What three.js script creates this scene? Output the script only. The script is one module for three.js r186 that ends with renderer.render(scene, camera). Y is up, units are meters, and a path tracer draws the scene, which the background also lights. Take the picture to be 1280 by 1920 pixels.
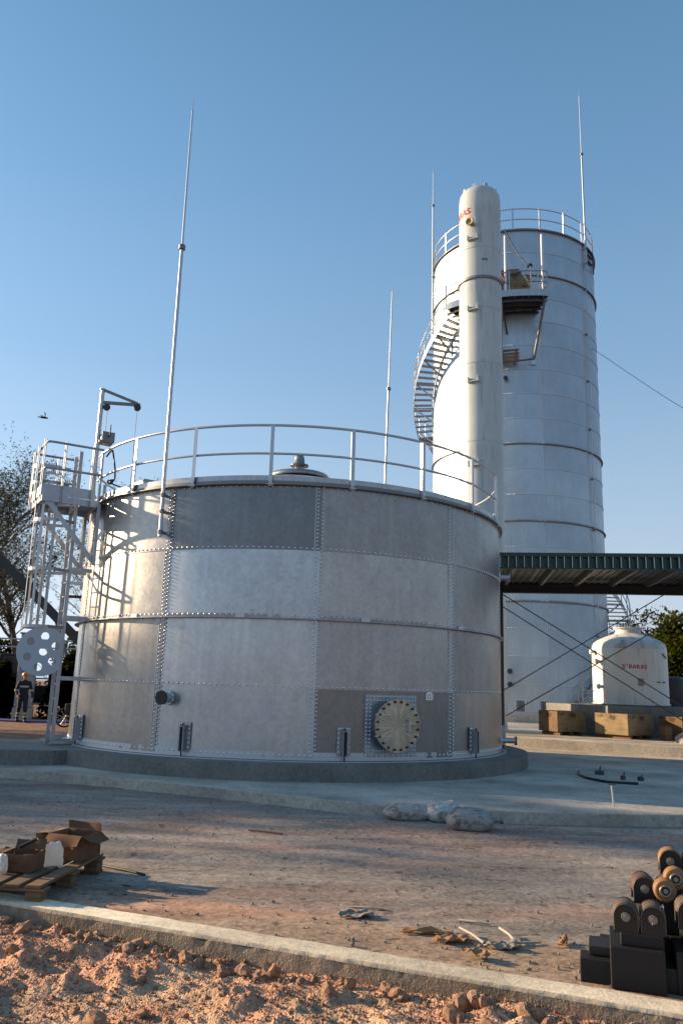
import * as THREE from 'three';
import { mergeGeometries, mergeVertices } from 'three/addons/utils/BufferGeometryUtils.js';
import { RoundedBoxGeometry } from 'three/addons/geometries/RoundedBoxGeometry.js';
import { TextGeometry } from 'three/addons/geometries/TextGeometry.js';
import { FontLoader } from 'three/addons/loaders/FontLoader.js';

// ------------------------------------------------------------------ camera, sky, sun, exposure
const scene = new THREE.Scene();
const camera = new THREE.PerspectiveCamera(65.24, 2 / 3, 0.05, 1500);
camera.rotation.order = 'YXZ';
camera.position.set(0, 1.65, 0);
camera.rotation.set(12.3 * Math.PI / 180, 0, 1.75 * Math.PI / 180);
scene.add(camera);

const SUN = new THREE.Vector3(-0.951, 0.295, -0.309).normalize();
function makeSky() {
  const w = 512, h = 256, data = new Float32Array(w * h * 4);
  const stops = [[-90, .38, .42, .46], [0, .68, .79, .87], [5, .60, .75, .87], [12, .43, .635, .835], [22, .265, .475, .725], [34, .17, .36, .605], [46, .115, .275, .48], [90, .075, .20, .38]].map((q) => [q[0], q[1] * .505, q[2] * .476, q[3] * .476]);
  for (let j = 0; j < h; j++) {
    const el = ((j + .5) / h - .5) * 180;
    let k = 0; while (k < stops.length - 2 && el > stops[k + 1][0]) k++;
    const a = stops[k], b = stops[k + 1], t = Math.min(1, Math.max(0, (el - a[0]) / (b[0] - a[0])));
    for (let i = 0; i < w; i++) {
      const az = ((i + .5) / w - .5) * Math.PI * 2, e = el * Math.PI / 180;
      const d = new THREE.Vector3(Math.cos(e) * Math.cos(az), Math.sin(e), Math.cos(e) * Math.sin(az));
      const cs = d.dot(SUN), c = Math.max(0, cs), dim = (1 - .20 * Math.max(0, -cs)) * (1 + .65 * c * c), low = Math.exp(-Math.max(0, el) / 14);
      const g = .06 * Math.pow(c, 3) * low + .5 * Math.pow(c, 16);
      const o = (j * w + i) * 4;
      data[o] = (a[1] + (b[1] - a[1]) * t) * dim + g * 1.0; data[o + 1] = (a[2] + (b[2] - a[2]) * t) * dim + g * .88; data[o + 2] = (a[3] + (b[3] - a[3]) * t) * dim + g * .68; data[o + 3] = 1;
    }
  }
  const t = new THREE.DataTexture(data, w, h, THREE.RGBAFormat, THREE.FloatType);
  t.mapping = THREE.EquirectangularReflectionMapping; t.magFilter = THREE.LinearFilter; t.minFilter = THREE.LinearFilter; t.needsUpdate = true;
  return t;
}
const skyTexture = makeSky();
scene.background = skyTexture; scene.environment = skyTexture;

const sun = new THREE.DirectionalLight(0xffdcb0, 5);
sun.position.copy(SUN).multiplyScalar(90).add(new THREE.Vector3(0, 0, -20));
sun.target.position.set(0, 0, -20);
sun.castShadow = true; sun.shadow.mapSize.set(4096, 4096); sun.shadow.radius = 1.6;
Object.assign(sun.shadow.camera, { left: -60, right: 60, top: 60, bottom: -60, near: 1, far: 260 });
scene.add(sun, sun.target);

const renderer = new THREE.WebGLRenderer({ antialias: true });
renderer.toneMapping = THREE.LinearToneMapping;
renderer.toneMappingExposure = 1.9;
renderer.shadowMap.enabled = true;

// ------------------------------------------------------------------ helpers
const R = Math.PI / 180, V = (x, y, z) => new THREE.Vector3(x, y, z);
function rng(seed) { let a = seed >>> 0; return () => { a = (a + 0x6D2B79F5) | 0; let t = Math.imul(a ^ (a >>> 15), 1 | a); t = (t + Math.imul(t ^ (t >>> 7), 61 | t)) ^ t; return ((t ^ (t >>> 14)) >>> 0) / 4294967296; }; }
const hash = (x, y, s) => { let h = (x * 374761393 + y * 668265263 + s * 1442695041) | 0; h = Math.imul(h ^ (h >>> 13), 1274126177); return ((h ^ (h >>> 16)) >>> 0) / 4294967296; };
function vn(x, y, px, py, s) {           // tileable value noise with period px, py
  const xi = Math.floor(x), yi = Math.floor(y), fx = x - xi, fy = y - yi, u = fx * fx * (3 - 2 * fx), v = fy * fy * (3 - 2 * fy);
  const m = (a, p) => ((a % p) + p) % p, x0 = m(xi, px), x1 = m(xi + 1, px), y0 = m(yi, py), y1 = m(yi + 1, py);
  const a = hash(x0, y0, s), b = hash(x1, y0, s), c = hash(x0, y1, s), d = hash(x1, y1, s);
  return a + (b - a) * u + (c - a) * v + (a - b - c + d) * u * v;
}
function fbm(u, v, px, py, oct, s, gain = .5) { let r = 0, a = 1, n = 0; for (let k = 0; k < oct; k++) { r += a * vn(u * px, v * py, px, py, s + k); n += a; a *= gain; px *= 2; py *= 2; } return r / n; }
const sm = (a, b, x) => { const t = Math.min(1, Math.max(0, (x - a) / (b - a))); return t * t * (3 - 2 * t); };
const mix = (a, b, t) => a + (b - a) * t;
function texture(size, fn, tile, srgb = true) {
  const d = new Uint8Array(size * size * 4);
  for (let j = 0; j < size; j++) for (let i = 0; i < size; i++) {
    const c = fn((i + .5) / size, (j + .5) / size), o = (j * size + i) * 4, g = Array.isArray(c);
    d[o] = 255 * Math.min(1, Math.max(0, g ? c[0] : c)); d[o + 1] = 255 * Math.min(1, Math.max(0, g ? c[1] : c)); d[o + 2] = 255 * Math.min(1, Math.max(0, g ? c[2] : c)); d[o + 3] = 255;
  }
  const t = new THREE.DataTexture(d, size, size);
  t.wrapS = t.wrapT = THREE.RepeatWrapping; t.magFilter = THREE.LinearFilter; t.minFilter = THREE.LinearMipmapLinearFilter; t.generateMipmaps = true;
  if (srgb) t.colorSpace = THREE.SRGBColorSpace;
  t.repeat.set(1 / tile, 1 / tile); t.needsUpdate = true; return t;
}
const lin = (r, g, b) => new THREE.Color().setRGB(r, g, b);
const mat = (o) => { const { c, ...rest } = o; return new THREE.MeshStandardMaterial({ color: c ? lin(...c) : 0xffffff, roughness: .8, metalness: 0, ...rest }); };

const clean = (g) => { let q = g.index ? g.toNonIndexed() : g; for (const k of Object.keys(q.attributes)) if (!['position', 'normal', 'uv'].includes(k)) q.deleteAttribute(k); q.morphAttributes = {}; return q; };
function uvBox(g) {                       // uv in metres, projected along each face's main axis
  const p = g.attributes.position, n = g.attributes.normal, uv = new Float32Array(p.count * 2);
  for (let i = 0; i < p.count; i++) {
    const ax = Math.abs(n.getX(i)), ay = Math.abs(n.getY(i)), az = Math.abs(n.getZ(i));
    if (ay >= ax && ay >= az) { uv[2 * i] = p.getX(i); uv[2 * i + 1] = p.getZ(i); }
    else if (ax >= az) { uv[2 * i] = p.getZ(i); uv[2 * i + 1] = p.getY(i); }
    else { uv[2 * i] = p.getX(i); uv[2 * i + 1] = p.getY(i); }
  }
  g.setAttribute('uv', new THREE.BufferAttribute(uv, 2)); return g;
}
const taken = {};
function numbered(name) { const k = taken[name] = (taken[name] ?? -1) + 1; return k ? name + '_' + String(k).padStart(3, '0') : name; }
function mesh(name, geos, m, parent = scene, keepUV = false) {
  const list = (Array.isArray(geos) ? geos : [geos]).map(clean);
  let g = list.length > 1 ? mergeGeometries(list) : list[0];
  if (!keepUV) uvBox(g);
  const o = new THREE.Mesh(g, m); o.castShadow = o.receiveShadow = true;
  o.name = parent === scene ? numbered(name) : name; parent.add(o); return o;
}
function shared(name, g, m, parent, pos, rot) { const o = new THREE.Mesh(g, m); o.castShadow = o.receiveShadow = true; o.name = name; if (pos) o.position.set(...pos); if (rot) o.rotation.set(...rot); parent.add(o); return o; }
function instanced(name, g, m, parent, mats, colors) {
  const o = new THREE.InstancedMesh(g, m, mats.length); mats.forEach((x, i) => o.setMatrixAt(i, x)); if (colors) colors.forEach((x, i) => o.setColorAt(i, x));
  o.castShadow = o.receiveShadow = true; o.name = parent === scene ? numbered(name) : name; o.userData.kind = 'stuff'; parent.add(o); return o;
}
function thing(name, label, category, pos = [0, 0, 0], turn = 0, group) { const o = new THREE.Group(); o.name = numbered(name); o.position.set(...pos); o.rotation.y = turn; o.userData = { label, category }; if (group) o.userData.group = group; scene.add(o); return o; }
const tag = (o, label, category, group) => { Object.assign(o.userData, { label, category }); if (group) o.userData.group = group; return o; };
const struct = (o, label, category) => { Object.assign(o.userData, { kind: 'structure', label, category }); return o; };
function copyOf(o, pos, turn, label) { const c = o.clone(); c.name = numbered(o.name.replace(/_\d{3}$/, '')); c.userData = { ...o.userData, label }; c.position.set(...pos); c.rotation.y = turn; scene.add(c); return c; }

const box = (w, h, d, x = 0, y = 0, z = 0, ry = 0, rx = 0, rz = 0) => { const g = new THREE.BoxGeometry(w, h, d); if (rz) g.rotateZ(rz); if (rx) g.rotateX(rx); if (ry) g.rotateY(ry); return g.translate(x, y, z); };
const rbox = (w, h, d, x = 0, y = 0, z = 0, r = .01, ry = 0) => { const g = new RoundedBoxGeometry(w, h, d, 2, r); if (ry) g.rotateY(ry); return g.translate(x, y, z); };
const cyl = (r, h, x = 0, y = 0, z = 0, seg = 16, r2 = r) => new THREE.CylinderGeometry(r2, r, h, seg).translate(x, y, z);
function along(g, a, b) { const d = b.clone().sub(a), q = new THREE.Quaternion().setFromUnitVectors(V(0, 1, 0), d.clone().normalize()), m = a.clone().add(b).multiplyScalar(.5); return g.applyQuaternion(q).translate(m.x, m.y, m.z); }
const tube = (a, b, r, seg = 8, r2 = r) => along(new THREE.CylinderGeometry(r2, r, a.distanceTo(b), seg), a, b);
function bar(a, b, w, t, side) {          // flat or square bar from a to b; w is measured along side
  const d = b.clone().sub(a), L = d.length(), y = d.clone().normalize();
  let x = (side || (Math.abs(y.y) > .95 ? V(1, 0, 0) : V(0, 1, 0))).clone(); x.addScaledVector(y, -x.dot(y)).normalize();
  const z = V(0, 0, 0).crossVectors(x, y), m = a.clone().add(b).multiplyScalar(.5);
  return new THREE.BoxGeometry(w, L, t).applyMatrix4(new THREE.Matrix4().makeBasis(x, y, z).setPosition(m));
}
const pipe = (pts, r, seg = 24, rad = 8, closed = false) => new THREE.TubeGeometry(new THREE.CatmullRomCurve3(pts, closed, 'catmullrom', .3), seg, r, rad, closed);
const pol = (r, deg, y = 0) => V(r * Math.sin(deg * R), y, r * Math.cos(deg * R));     // angle from +z towards +x
function arcRing(rIn, rOut, y0, y1, a0 = 0, a1 = 360, seg = 96) {                     // rectangular section swept round the axis
  const s = new THREE.Shape(), n = Math.max(2, Math.round(seg * (a1 - a0) / 360)), full = a1 - a0 >= 360;
  const pos = [], nor = [], uv = [];
  const quad = (A, B, C, D, nA, nB, len0, len1, v0, v1) => { for (const [P, N, u, v] of [[A, nA, len0, v0], [B, nB, len1, v0], [C, nB, len1, v1], [A, nA, len0, v0], [C, nB, len1, v1], [D, nA, len0, v1]]) { pos.push(P.x, P.y, P.z); nor.push(N.x, N.y, N.z); uv.push(u, v); } };
  for (let i = 0; i < n; i++) {
    const t0 = a0 + (a1 - a0) * i / n, t1 = a0 + (a1 - a0) * (i + 1) / n, u0 = rOut * t0 * R, u1 = rOut * t1 * R;
    const n0 = pol(1, t0), n1 = pol(1, t1), U = V(0, 1, 0), D = V(0, -1, 0);
    quad(pol(rOut, t0, y0), pol(rOut, t1, y0), pol(rOut, t1, y1), pol(rOut, t0, y1), n0, n1, u0, u1, y0, y1);
    quad(pol(rIn, t1, y0), pol(rIn, t0, y0), pol(rIn, t0, y1), pol(rIn, t1, y1), n1.clone().negate(), n0.clone().negate(), u1, u0, y0, y1);
    quad(pol(rOut, t0, y1), pol(rOut, t1, y1), pol(rIn, t1, y1), pol(rIn, t0, y1), U, U, u0, u1, y1, y1 + rOut - rIn);
    quad(pol(rIn, t0, y0), pol(rIn, t1, y0), pol(rOut, t1, y0), pol(rOut, t0, y0), D, D, u0, u1, y0, y0 + rOut - rIn);
    if (!full && i === 0) { const N = V(-Math.cos(t0 * R), 0, Math.sin(t0 * R)); quad(pol(rIn, t0, y0), pol(rOut, t0, y0), pol(rOut, t0, y1), pol(rIn, t0, y1), N, N, 0, .01, y0, y1); }
    if (!full && i === n - 1) { const N = V(Math.cos(t1 * R), 0, -Math.sin(t1 * R)); quad(pol(rOut, t1, y0), pol(rIn, t1, y0), pol(rIn, t1, y1), pol(rOut, t1, y1), N, N, 0, .01, y0, y1); }
  }
  const g = new THREE.BufferGeometry(); g.setAttribute('position', new THREE.Float32BufferAttribute(pos, 3)); g.setAttribute('normal', new THREE.Float32BufferAttribute(nor, 3)); g.setAttribute('uv', new THREE.Float32BufferAttribute(uv, 2)); return g;
}
// a rolled plate between two angles whose clockwise edge and foot lie a few millimetres proud, so that it laps over its neighbours
function plate(r, a0, a1, h, th, seg, lapA, lapY) {
  const g = arcRing(r - th, r, 0, h, a0, a1, seg * 360 / (a1 - a0)), p = g.attributes.position;
  for (let i = 0; i < p.count; i++) {
    const x = p.getX(i), z = p.getZ(i), q = Math.hypot(x, z), a = Math.atan2(x, z) / R, f = 1 + (lapA * (a - a0) / (a1 - a0) + lapY * (1 - p.getY(i) / h)) / q;
    p.setX(i, x * f); p.setZ(i, z * f);
  }
  return g;
}
const extrude = (shape, depth, bevel = 0, curve = 12) => new THREE.ExtrudeGeometry(shape, { depth, bevelEnabled: bevel > 0, bevelSize: bevel, bevelThickness: bevel, bevelSegments: 2, curveSegments: curve });
const poly = (pts) => { const s = new THREE.Shape(); pts.forEach(([x, y], i) => i ? s.lineTo(x, y) : s.moveTo(x, y)); s.closePath(); return s; };
function facing(g, deg, r, y) { return g.rotateY(deg * R).translate(r * Math.sin(deg * R), y, r * Math.cos(deg * R)); }   // a piece modelled facing +z, set on a drum at an angle
function bent(g, r) { const p = g.attributes.position; for (let i = 0; i < p.count; i++) { const a = p.getX(i) / r, q = r + p.getZ(i); p.setXYZ(i, q * Math.sin(a), p.getY(i), q * Math.cos(a)); } g.computeVertexNormals(); return g; }

// ------------------------------------------------------------------ materials
const galvTex = texture(512, (u, v) => {
  const a = fbm(u, v, 5, 5, 4, 11), b = fbm(u, v, 60, 60, 2, 31), st = fbm(u, v, 40, 3, 3, 51), sp = sm(.80, .86, fbm(u, v, 22, 30, 2, 71)), sc = sm(.74, .80, fbm(u, v, 9, 14, 4, 91));
  const k = .85 + .05 * (a - .5) + .08 * (b - .5) + .07 * (st - .5) - .035 * sp - .02 * sc;
  return [k, k * 1.002, k * 1.006];
}, 3.1);
const paleTex = texture(512, (u, v) => { const a = fbm(u, v, 4, 4, 4, 12), b = fbm(u, v, 60, 60, 2, 32), st = fbm(u, v, 30, 2, 3, 52), k = .88 + .09 * (a - .5) + .05 * (b - .5) + .05 * (st - .5); return [k, k * 1.004, k * 1.01]; }, 3.7);
const galvRough = texture(512, (u, v) => .62 + .20 * (fbm(u, v, 6, 6, 5, 111) - .5) + .18 * (fbm(u, v, 50, 50, 2, 131) - .5), 2.3, false);
const galvBump = texture(256, (u, v) => fbm(u, v, 3, 3, 3, 151), 4.0, false);
function galv(c, rough, metal = .78, k = 0, base = galvTex) {
  const t = base.clone(), q = galvRough.clone(); t.offset.set(k * .37 % 1, k * .61 % 1); q.offset.set(k * .53 % 1, k * .29 % 1); t.needsUpdate = q.needsUpdate = true;
  return new THREE.MeshStandardMaterial({ color: lin(...c), map: t, roughness: rough, roughnessMap: q, metalness: metal, bumpMap: galvBump, bumpScale: .014 });
}
const M = {
  rail: mat({ c: [.52, .55, .58], roughness: .42, metalness: .7 }),
  bolt: mat({ c: [.78, .80, .82], roughness: .35, metalness: .75 }),
  darkSteel: mat({ c: [.055, .058, .062], roughness: .55, metalness: .4 }),
  ringSteel: mat({ c: [.22, .23, .24], roughness: .5, metalness: .6 }),
  black: mat({ c: [.012, .012, .013], roughness: .5 }),
  rubber: mat({ c: [.018, .018, .02], roughness: .75 }),
};
const concTex = texture(1024, (u, v) => {
  const a = fbm(u, v, 4, 4, 6, 211), b = fbm(u, v, 90, 90, 2, 231), p = sm(.70, .78, fbm(u, v, 40, 40, 2, 251)), w = fbm(u, v, 7, 5, 4, 261);
  const k = .62 + .34 * (a - .5) + .12 * (b - .5) - .05 * p + .10 * (w - .5); return [k, k * .985, k * .95];
}, 2.7);
const concBump = texture(512, (u, v) => .6 * fbm(u, v, 10, 10, 5, 271) + .4 * fbm(u, v, 120, 120, 1, 281), 1.3, false);
M.concrete = mat({ c: [1.20, 1.14, 1.06], map: concTex, bumpMap: concBump, bumpScale: .012, roughness: .92 });
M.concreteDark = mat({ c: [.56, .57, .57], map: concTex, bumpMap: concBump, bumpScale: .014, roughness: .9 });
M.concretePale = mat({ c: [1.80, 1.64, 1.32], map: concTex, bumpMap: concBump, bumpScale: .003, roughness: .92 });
const roadTex = texture(2048, (u, v) => {
  const st = fbm(u, v, 7, 30, 5, 311), st2 = fbm(u, v, 28, 90, 3, 331), a = fbm(u, v, 6, 9, 5, 351), red = sm(.50, .72, fbm(u, v, 3, 13, 5, 371)), gr = fbm(u, v, 260, 260, 2, 391), sp = sm(.78, .84, fbm(u, v, 70, 100, 2, 401));
  const k = .53 + .20 * (st - .5) + .10 * (st2 - .5) + .20 * (a - .5) + .22 * (gr - .5) - .16 * sp;
  return [k * (1.02 + .06 * red), k * (.965 - .03 * red), k * (.915 - .05 * red)];
}, 7.0);
const roadBump = texture(1024, (u, v) => .45 * fbm(u, v, 12, 36, 5, 411) + .4 * fbm(u, v, 60, 90, 4, 431) + .15 * fbm(u, v, 300, 300, 1, 441), 5.0, false);
M.road = mat({ c: [.98, .955, .92], map: roadTex, bumpMap: roadBump, bumpScale: .009, roughness: .96, vertexColors: true });
const soilTex = texture(1024, (u, v) => {
  const a = fbm(u, v, 7, 7, 6, 511), b = fbm(u, v, 140, 140, 2, 531), o = sm(.4, .7, fbm(u, v, 5, 6, 4, 551));
  const k = .70 + .40 * (a - .5) + .26 * (b - .5); return [k * 1.0, k * mix(.78, .85, o), k * mix(.65, .71, o)];
}, 1.7);
const soilBump = texture(1024, (u, v) => .55 * fbm(u, v, 24, 24, 5, 571) + .45 * Math.abs(fbm(u, v, 60, 60, 3, 591) - .5) * 2, 1.1, false);
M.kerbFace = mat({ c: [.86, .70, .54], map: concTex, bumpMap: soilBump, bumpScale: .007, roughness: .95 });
M.soil = mat({ c: [1.06, .97, .89], map: soilTex, bumpMap: soilBump, bumpScale: .030, roughness: .97 });
M.pebble = mat({ c: [.62, .58, .54], map: concTex, roughness: .95 });
M.clod = mat({ c: [1.20, 1.12, 1.03], map: soilTex, bumpMap: soilBump, bumpScale: .012, roughness: .97 });
M.clodPale = mat({ c: [1.0, 1.05, 1.08], map: soilTex, bumpMap: soilBump, bumpScale: .010, roughness: .95 });
M.farSoil = mat({ c: [.44, .38, .36], map: soilTex, bumpMap: soilBump, bumpScale: .03, roughness: .97 });
const woodTex = texture(512, (u, v) => { const a = fbm(u, v, 3, 60, 4, 611), b = fbm(u, v, 4, 4, 4, 631), k = .60 + .35 * (a - .5) + .3 * (b - .5); return [k, k * .83, k * .64]; }, .9);
M.wood = mat({ c: [.44, .42, .40], map: woodTex, roughness: .88 });
M.woodWarm = mat({ c: [.56, .50, .42], map: woodTex, roughness: .88 });
const plyTex = texture(512, (u, v) => { const a = fbm(u, v, 5, 36, 5, 651), b = fbm(u, v, 5, 6, 4, 671), s = sm(.66, .76, fbm(u, v, 8, 8, 4, 681)), k = .78 + .22 * (a - .5) + .3 * (b - .5) - .28 * s; return [k, k * .87, k * .68]; }, 1.6);
M.ply = mat({ c: [.41, .42, .40], map: plyTex, roughness: .8 });
M.plyBrown = mat({ c: [.26, .21, .18], map: plyTex, roughness: .82 });
const cardTex = texture(256, (u, v) => { const k = .70 + .2 * (fbm(u, v, 4, 4, 5, 711) - .5) + .06 * (fbm(u, v, 100, 2, 1, 731) - .5); return [k, k * .80, k * .62]; }, .6);
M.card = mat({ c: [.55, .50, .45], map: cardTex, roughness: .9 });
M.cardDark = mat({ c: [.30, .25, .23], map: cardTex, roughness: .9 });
M.plastic = new THREE.MeshPhysicalMaterial({ color: lin(.78, .77, .72), roughness: .38, transmission: .35, thickness: 0 });
const frpTex = texture(512, (u, v) => { const a = fbm(u, v, 4, 4, 5, 751), st = sm(.55, .85, fbm(u, v, 26, 3, 4, 771)), k = .94 + .12 * (a - .5) - .13 * st; return [k, k * .99, k * .965]; }, 3.0);
M.frp = mat({ c: [.57, .645, .68], map: frpTex, roughness: .38 });
M.frpStain = mat({ c: [.74, .76, .76], map: texture(512, (u, v) => { const a = fbm(u, v, 4, 4, 5, 781), st = sm(.48, .75, fbm(u, v, 14, 3, 5, 791)), k = .95 + .10 * (a - .5) - .20 * st; return [k, k * (1 - .045 * st), k * (1 - .11 * st)]; }, 2.4), roughness: .45 });
M.red = mat({ c: [.50, .012, .02], roughness: .4 });
M.green = mat({ c: [.010, .045, .034], roughness: .4, metalness: .1 });
M.ribSunPaint = mat({ c: [.52, .56, .50], roughness: .4 });  // sunlight on the fascia ribs, as a pale colour
M.sheet = galv([.15, .16, .155], .7, .35, 3);
const font = await new FontLoader().loadAsync('fonts/droid/droid_sans_bold.typeface.json');
// ------------------------------------------------------------------ setting: ground, road, soil, kerb, pads
{
  const s = poly([[-450, -450], [450, -450], [450, 450], [-450, 450]]);
  s.holes.push(new THREE.Path([[-14, -2], [14, -2], [14, 10.5], [-14, 10.5]].map(([x, y]) => new THREE.Vector2(x, y))));
  const g = new THREE.ShapeGeometry(s).rotateX(-Math.PI / 2).translate(0, -.02, 0);
  struct(mesh('ground', g, M.farSoil), 'bare reddish earth stretching away behind the concrete pads', 'ground');
}
const KD = V(.925, 0, .38), KN = V(-.38, 0, .925), KA = V(-2.54, 0, -6.65);       // the kerb's run, its camera side, a point on its far edge
const kerbSide = (x, z) => (x - KA.x) * KN.x + (z - KA.z) * KN.z;               // metres in front of the kerb's far edge
{
  // dusty hardstanding behind the kerb, with shallow wheel ruts running along it
  const rut = (x, z) => { let h = 0; for (const [z0, sl, cu, dep] of [[-8.1, .05, .006, .016], [-9.7, .05, .006, .016], [-8.75, -.02, -.004, .011], [-10.25, -.02, -.004, .011], [-7.1, .12, .0, .010]]) { const d = (z - z0 - sl * x - cu * x * x + .08 * (fbm(x / 28 + .5, .5, 9, 1, 2, 833) - .5)) / .15, k = fbm(x / 28 + .5, z0 * .01 + .5, 40, 3, 2, 835); h += dep * k * (-1.1 * Math.exp(-d * d) + .7 * Math.exp(-3 * Math.pow(Math.abs(d) - 1.5, 2))) * (1 + .4 * Math.sin(x * 42) * Math.exp(-d * d)); } return h; };
  const nx = 560, nz = 200, x0 = -14, x1 = 14, z1 = -14.5, pos = [], uv = [], idx = [], col = [];
  for (let j = 0; j <= nz; j++) for (let i = 0; i <= nx; i++) {
    const x = mix(x0, x1, i / nx), zk = KA.z + (x - KA.x) * KD.z / KD.x + .02, z = mix(zk, z1, Math.pow(j / nz, 1.5));
    // brown mud washed up along the kerb, with a ragged edge, over the greyer hardstanding
    const mud = sm(.40, .62, fbm(x / 28 + .5, z / 28 + .5, 14, 50, 5, 831) + .55 * sm(-1.5, -.2, kerbSide(x, z)) - .30); col.push(mix(1, 1.34, mud), mix(1, 1.10, mud), mix(1, .88, mud));
    const y = .012 * (fbm(x / 28 + .5, z / 28 + .5, 12, 60, 4, 811) - .5) * 2 + .010 * (fbm(x / 28 + .5, z / 28 + .5, 90, 130, 2, 821) - .5) + rut(x, z);
    pos.push(x, y + .006, z); const c = Math.cos(.06), q = Math.sin(.06); uv.push(x * c - z * q, x * q + z * c);
  }
  for (let j = 0; j < nz; j++) for (let i = 0; i < nx; i++) { const a = j * (nx + 1) + i; idx.push(a, a + 1, a + nx + 2, a, a + nx + 2, a + nx + 1); }
  const g = new THREE.BufferGeometry(); g.setAttribute('position', new THREE.Float32BufferAttribute(pos, 3)); g.setAttribute('uv', new THREE.Float32BufferAttribute(uv, 2)); g.setAttribute('color', new THREE.Float32BufferAttribute(col, 3)); g.setIndex(idx); g.computeVertexNormals();
  const road = new THREE.Mesh(g, M.road); road.name = 'dirt_road'; road.receiveShadow = road.castShadow = true; scene.add(road);
  struct(road, 'dusty grey and pink hardstanding between the kerb and the tank pad', 'road');
}
function soilY(x, z) {
  const d = kerbSide(x, z) - .22, u = x / 8 + .5, v = z / 8 + .9;
  const bank = -.075 - .05 * sm(0, 1.2, d) + .09 * (fbm(u, v, 9, 9, 3, 841) - .5);
  const rough = sm(.35, .65, fbm(u, v, 14, 14, 3, 881)), lumps = .12 * Math.pow(fbm(u, v, 46, 46, 3, 851), 2.6) * mix(.15, 1.3, rough) + .045 * Math.abs(fbm(u, v, 90, 90, 3, 861) - .5) * rough + .030 * Math.pow(fbm(u, v, 150, 150, 2, 871), 2);
  return bank + lumps - .03;
}
const soil = (() => {
  const nx = 400, nz = 210, x0 = -4.4, x1 = 4.0, pos = [], uv = [], idx = [];
  const zb = (x) => KA.z + (x - KA.x) * KD.z / KD.x + .10;
  for (let j = 0; j <= nz; j++) for (let i = 0; i <= nx; i++) { const x = mix(x0, x1, i / nx), z = zb(x) + 3.4 * Math.pow(j / nz, 1.15); pos.push(x, soilY(x, z), z); uv.push(x, z); }
  for (let j = 0; j < nz; j++) for (let i = 0; i < nx; i++) { const a = j * (nx + 1) + i; idx.push(a, a + nx + 1, a + nx + 2, a, a + nx + 2, a + 1); }
  const g = new THREE.BufferGeometry(); g.setAttribute('position', new THREE.Float32BufferAttribute(pos, 3)); g.setAttribute('uv', new THREE.Float32BufferAttribute(uv, 2)); g.setIndex(idx); g.computeVertexNormals();
  return struct(mesh('soil', g, M.soil, scene, true), 'churned orange red soil with clods in front of the kerb', 'soil');
})();
struct(mesh('under_soil', box(28, .05, 12.6, 0, -.42, -4.2), M.farSoil), 'level earth beneath the churned soil', 'ground');
{
  // stones and clods lying on the soil
  const r = rng(77), kinds = [];
  for (let k = 0; k < 7; k++) {
    const g = mergeVertices(new THREE.IcosahedronGeometry(1, 1).deleteAttribute('uv').deleteAttribute('normal')), p = g.attributes.position;
    for (let i = 0; i < p.count; i++) { const v = V(p.getX(i), p.getY(i), p.getZ(i)), f = .45 + 1.05 * fbm(v.x * .25 + .5, v.y * .25 + .5 + v.z * .21, 7, 7, 2, 900 + k * 9); p.setXYZ(i, v.x * f * 1.15, v.y * f * .66, v.z * f * .95); }
    const q = g.toNonIndexed(); q.computeVertexNormals(); kinds.push(uvBox(clean(q)));
  }
  let n = 0;
  while (n < 290) {
    const near = r() < .45, x = mix(-2.9, 2.1, r()), d = near ? .24 + .16 * r() : .3 + 1.9 * r(), z = KA.z + (x - KA.x) * KD.z / KD.x + d / KN.z;
    const s = .010 + .052 * Math.pow(r(), 3.2); if (fbm(x / 8 + .5, z / 8 + .9, 18, 18, 2, 905) < .40 + .25 * r() && !near) continue;
    const o = shared('clod', kinds[n % 7], r() < .22 ? M.clodPale : M.clod, soil, [x, soilY(x, z) + s * .30, z], [r() * 6, r() * 6, r() * 6]); o.scale.setScalar(s); n++;
  }
  const mats = [], q = new THREE.Quaternion(), e = new THREE.Euler();
  for (let i = 0; i < 11000; i++) { const x = mix(-3.2, 2.6, r()), d = .2 + 2.3 * Math.pow(r(), 1.3), z = KA.z + (x - KA.x) * KD.z / KD.x + d / KN.z, s = .004 + .015 * r() * r() * r(); mats.push(new THREE.Matrix4().compose(V(x, soilY(x, z) + s * .4, z), q.setFromEuler(e.set(r() * 6, r() * 6, r() * 6)).clone(), V(s, s, s))); }
  const grit = instanced('grit', kinds[0], M.clod, soil, mats); grit.userData.label = 'fine crumbs of soil between the clods';
  // pebbles and crumbs scattered over the hardstanding
  const pm = [];
  for (let i = 0; i < 2000; i++) { const x = mix(-4, 4.5, r()), z = mix(-5.0, -12.5, Math.pow(r(), 1.5)); if (kerbSide(x, z) > -.02) continue; const near = kerbSide(x, z) > -.9, s = (near ? .005 + .012 * r() * r() : .004 + .012 * r() * r() * r()); pm.push(new THREE.Matrix4().compose(V(x, .008 + s * .3, z), q.setFromEuler(e.set(r() * 6, r() * 6, r() * 6)).clone(), V(s * 1.3, s, s))); }
  const pb = instanced('pebbles', kinds[2], M.pebble, scene, pm); tag(pb, 'tiny pebbles and crumbs scattered over the hardstanding', 'pebbles');
}
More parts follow.
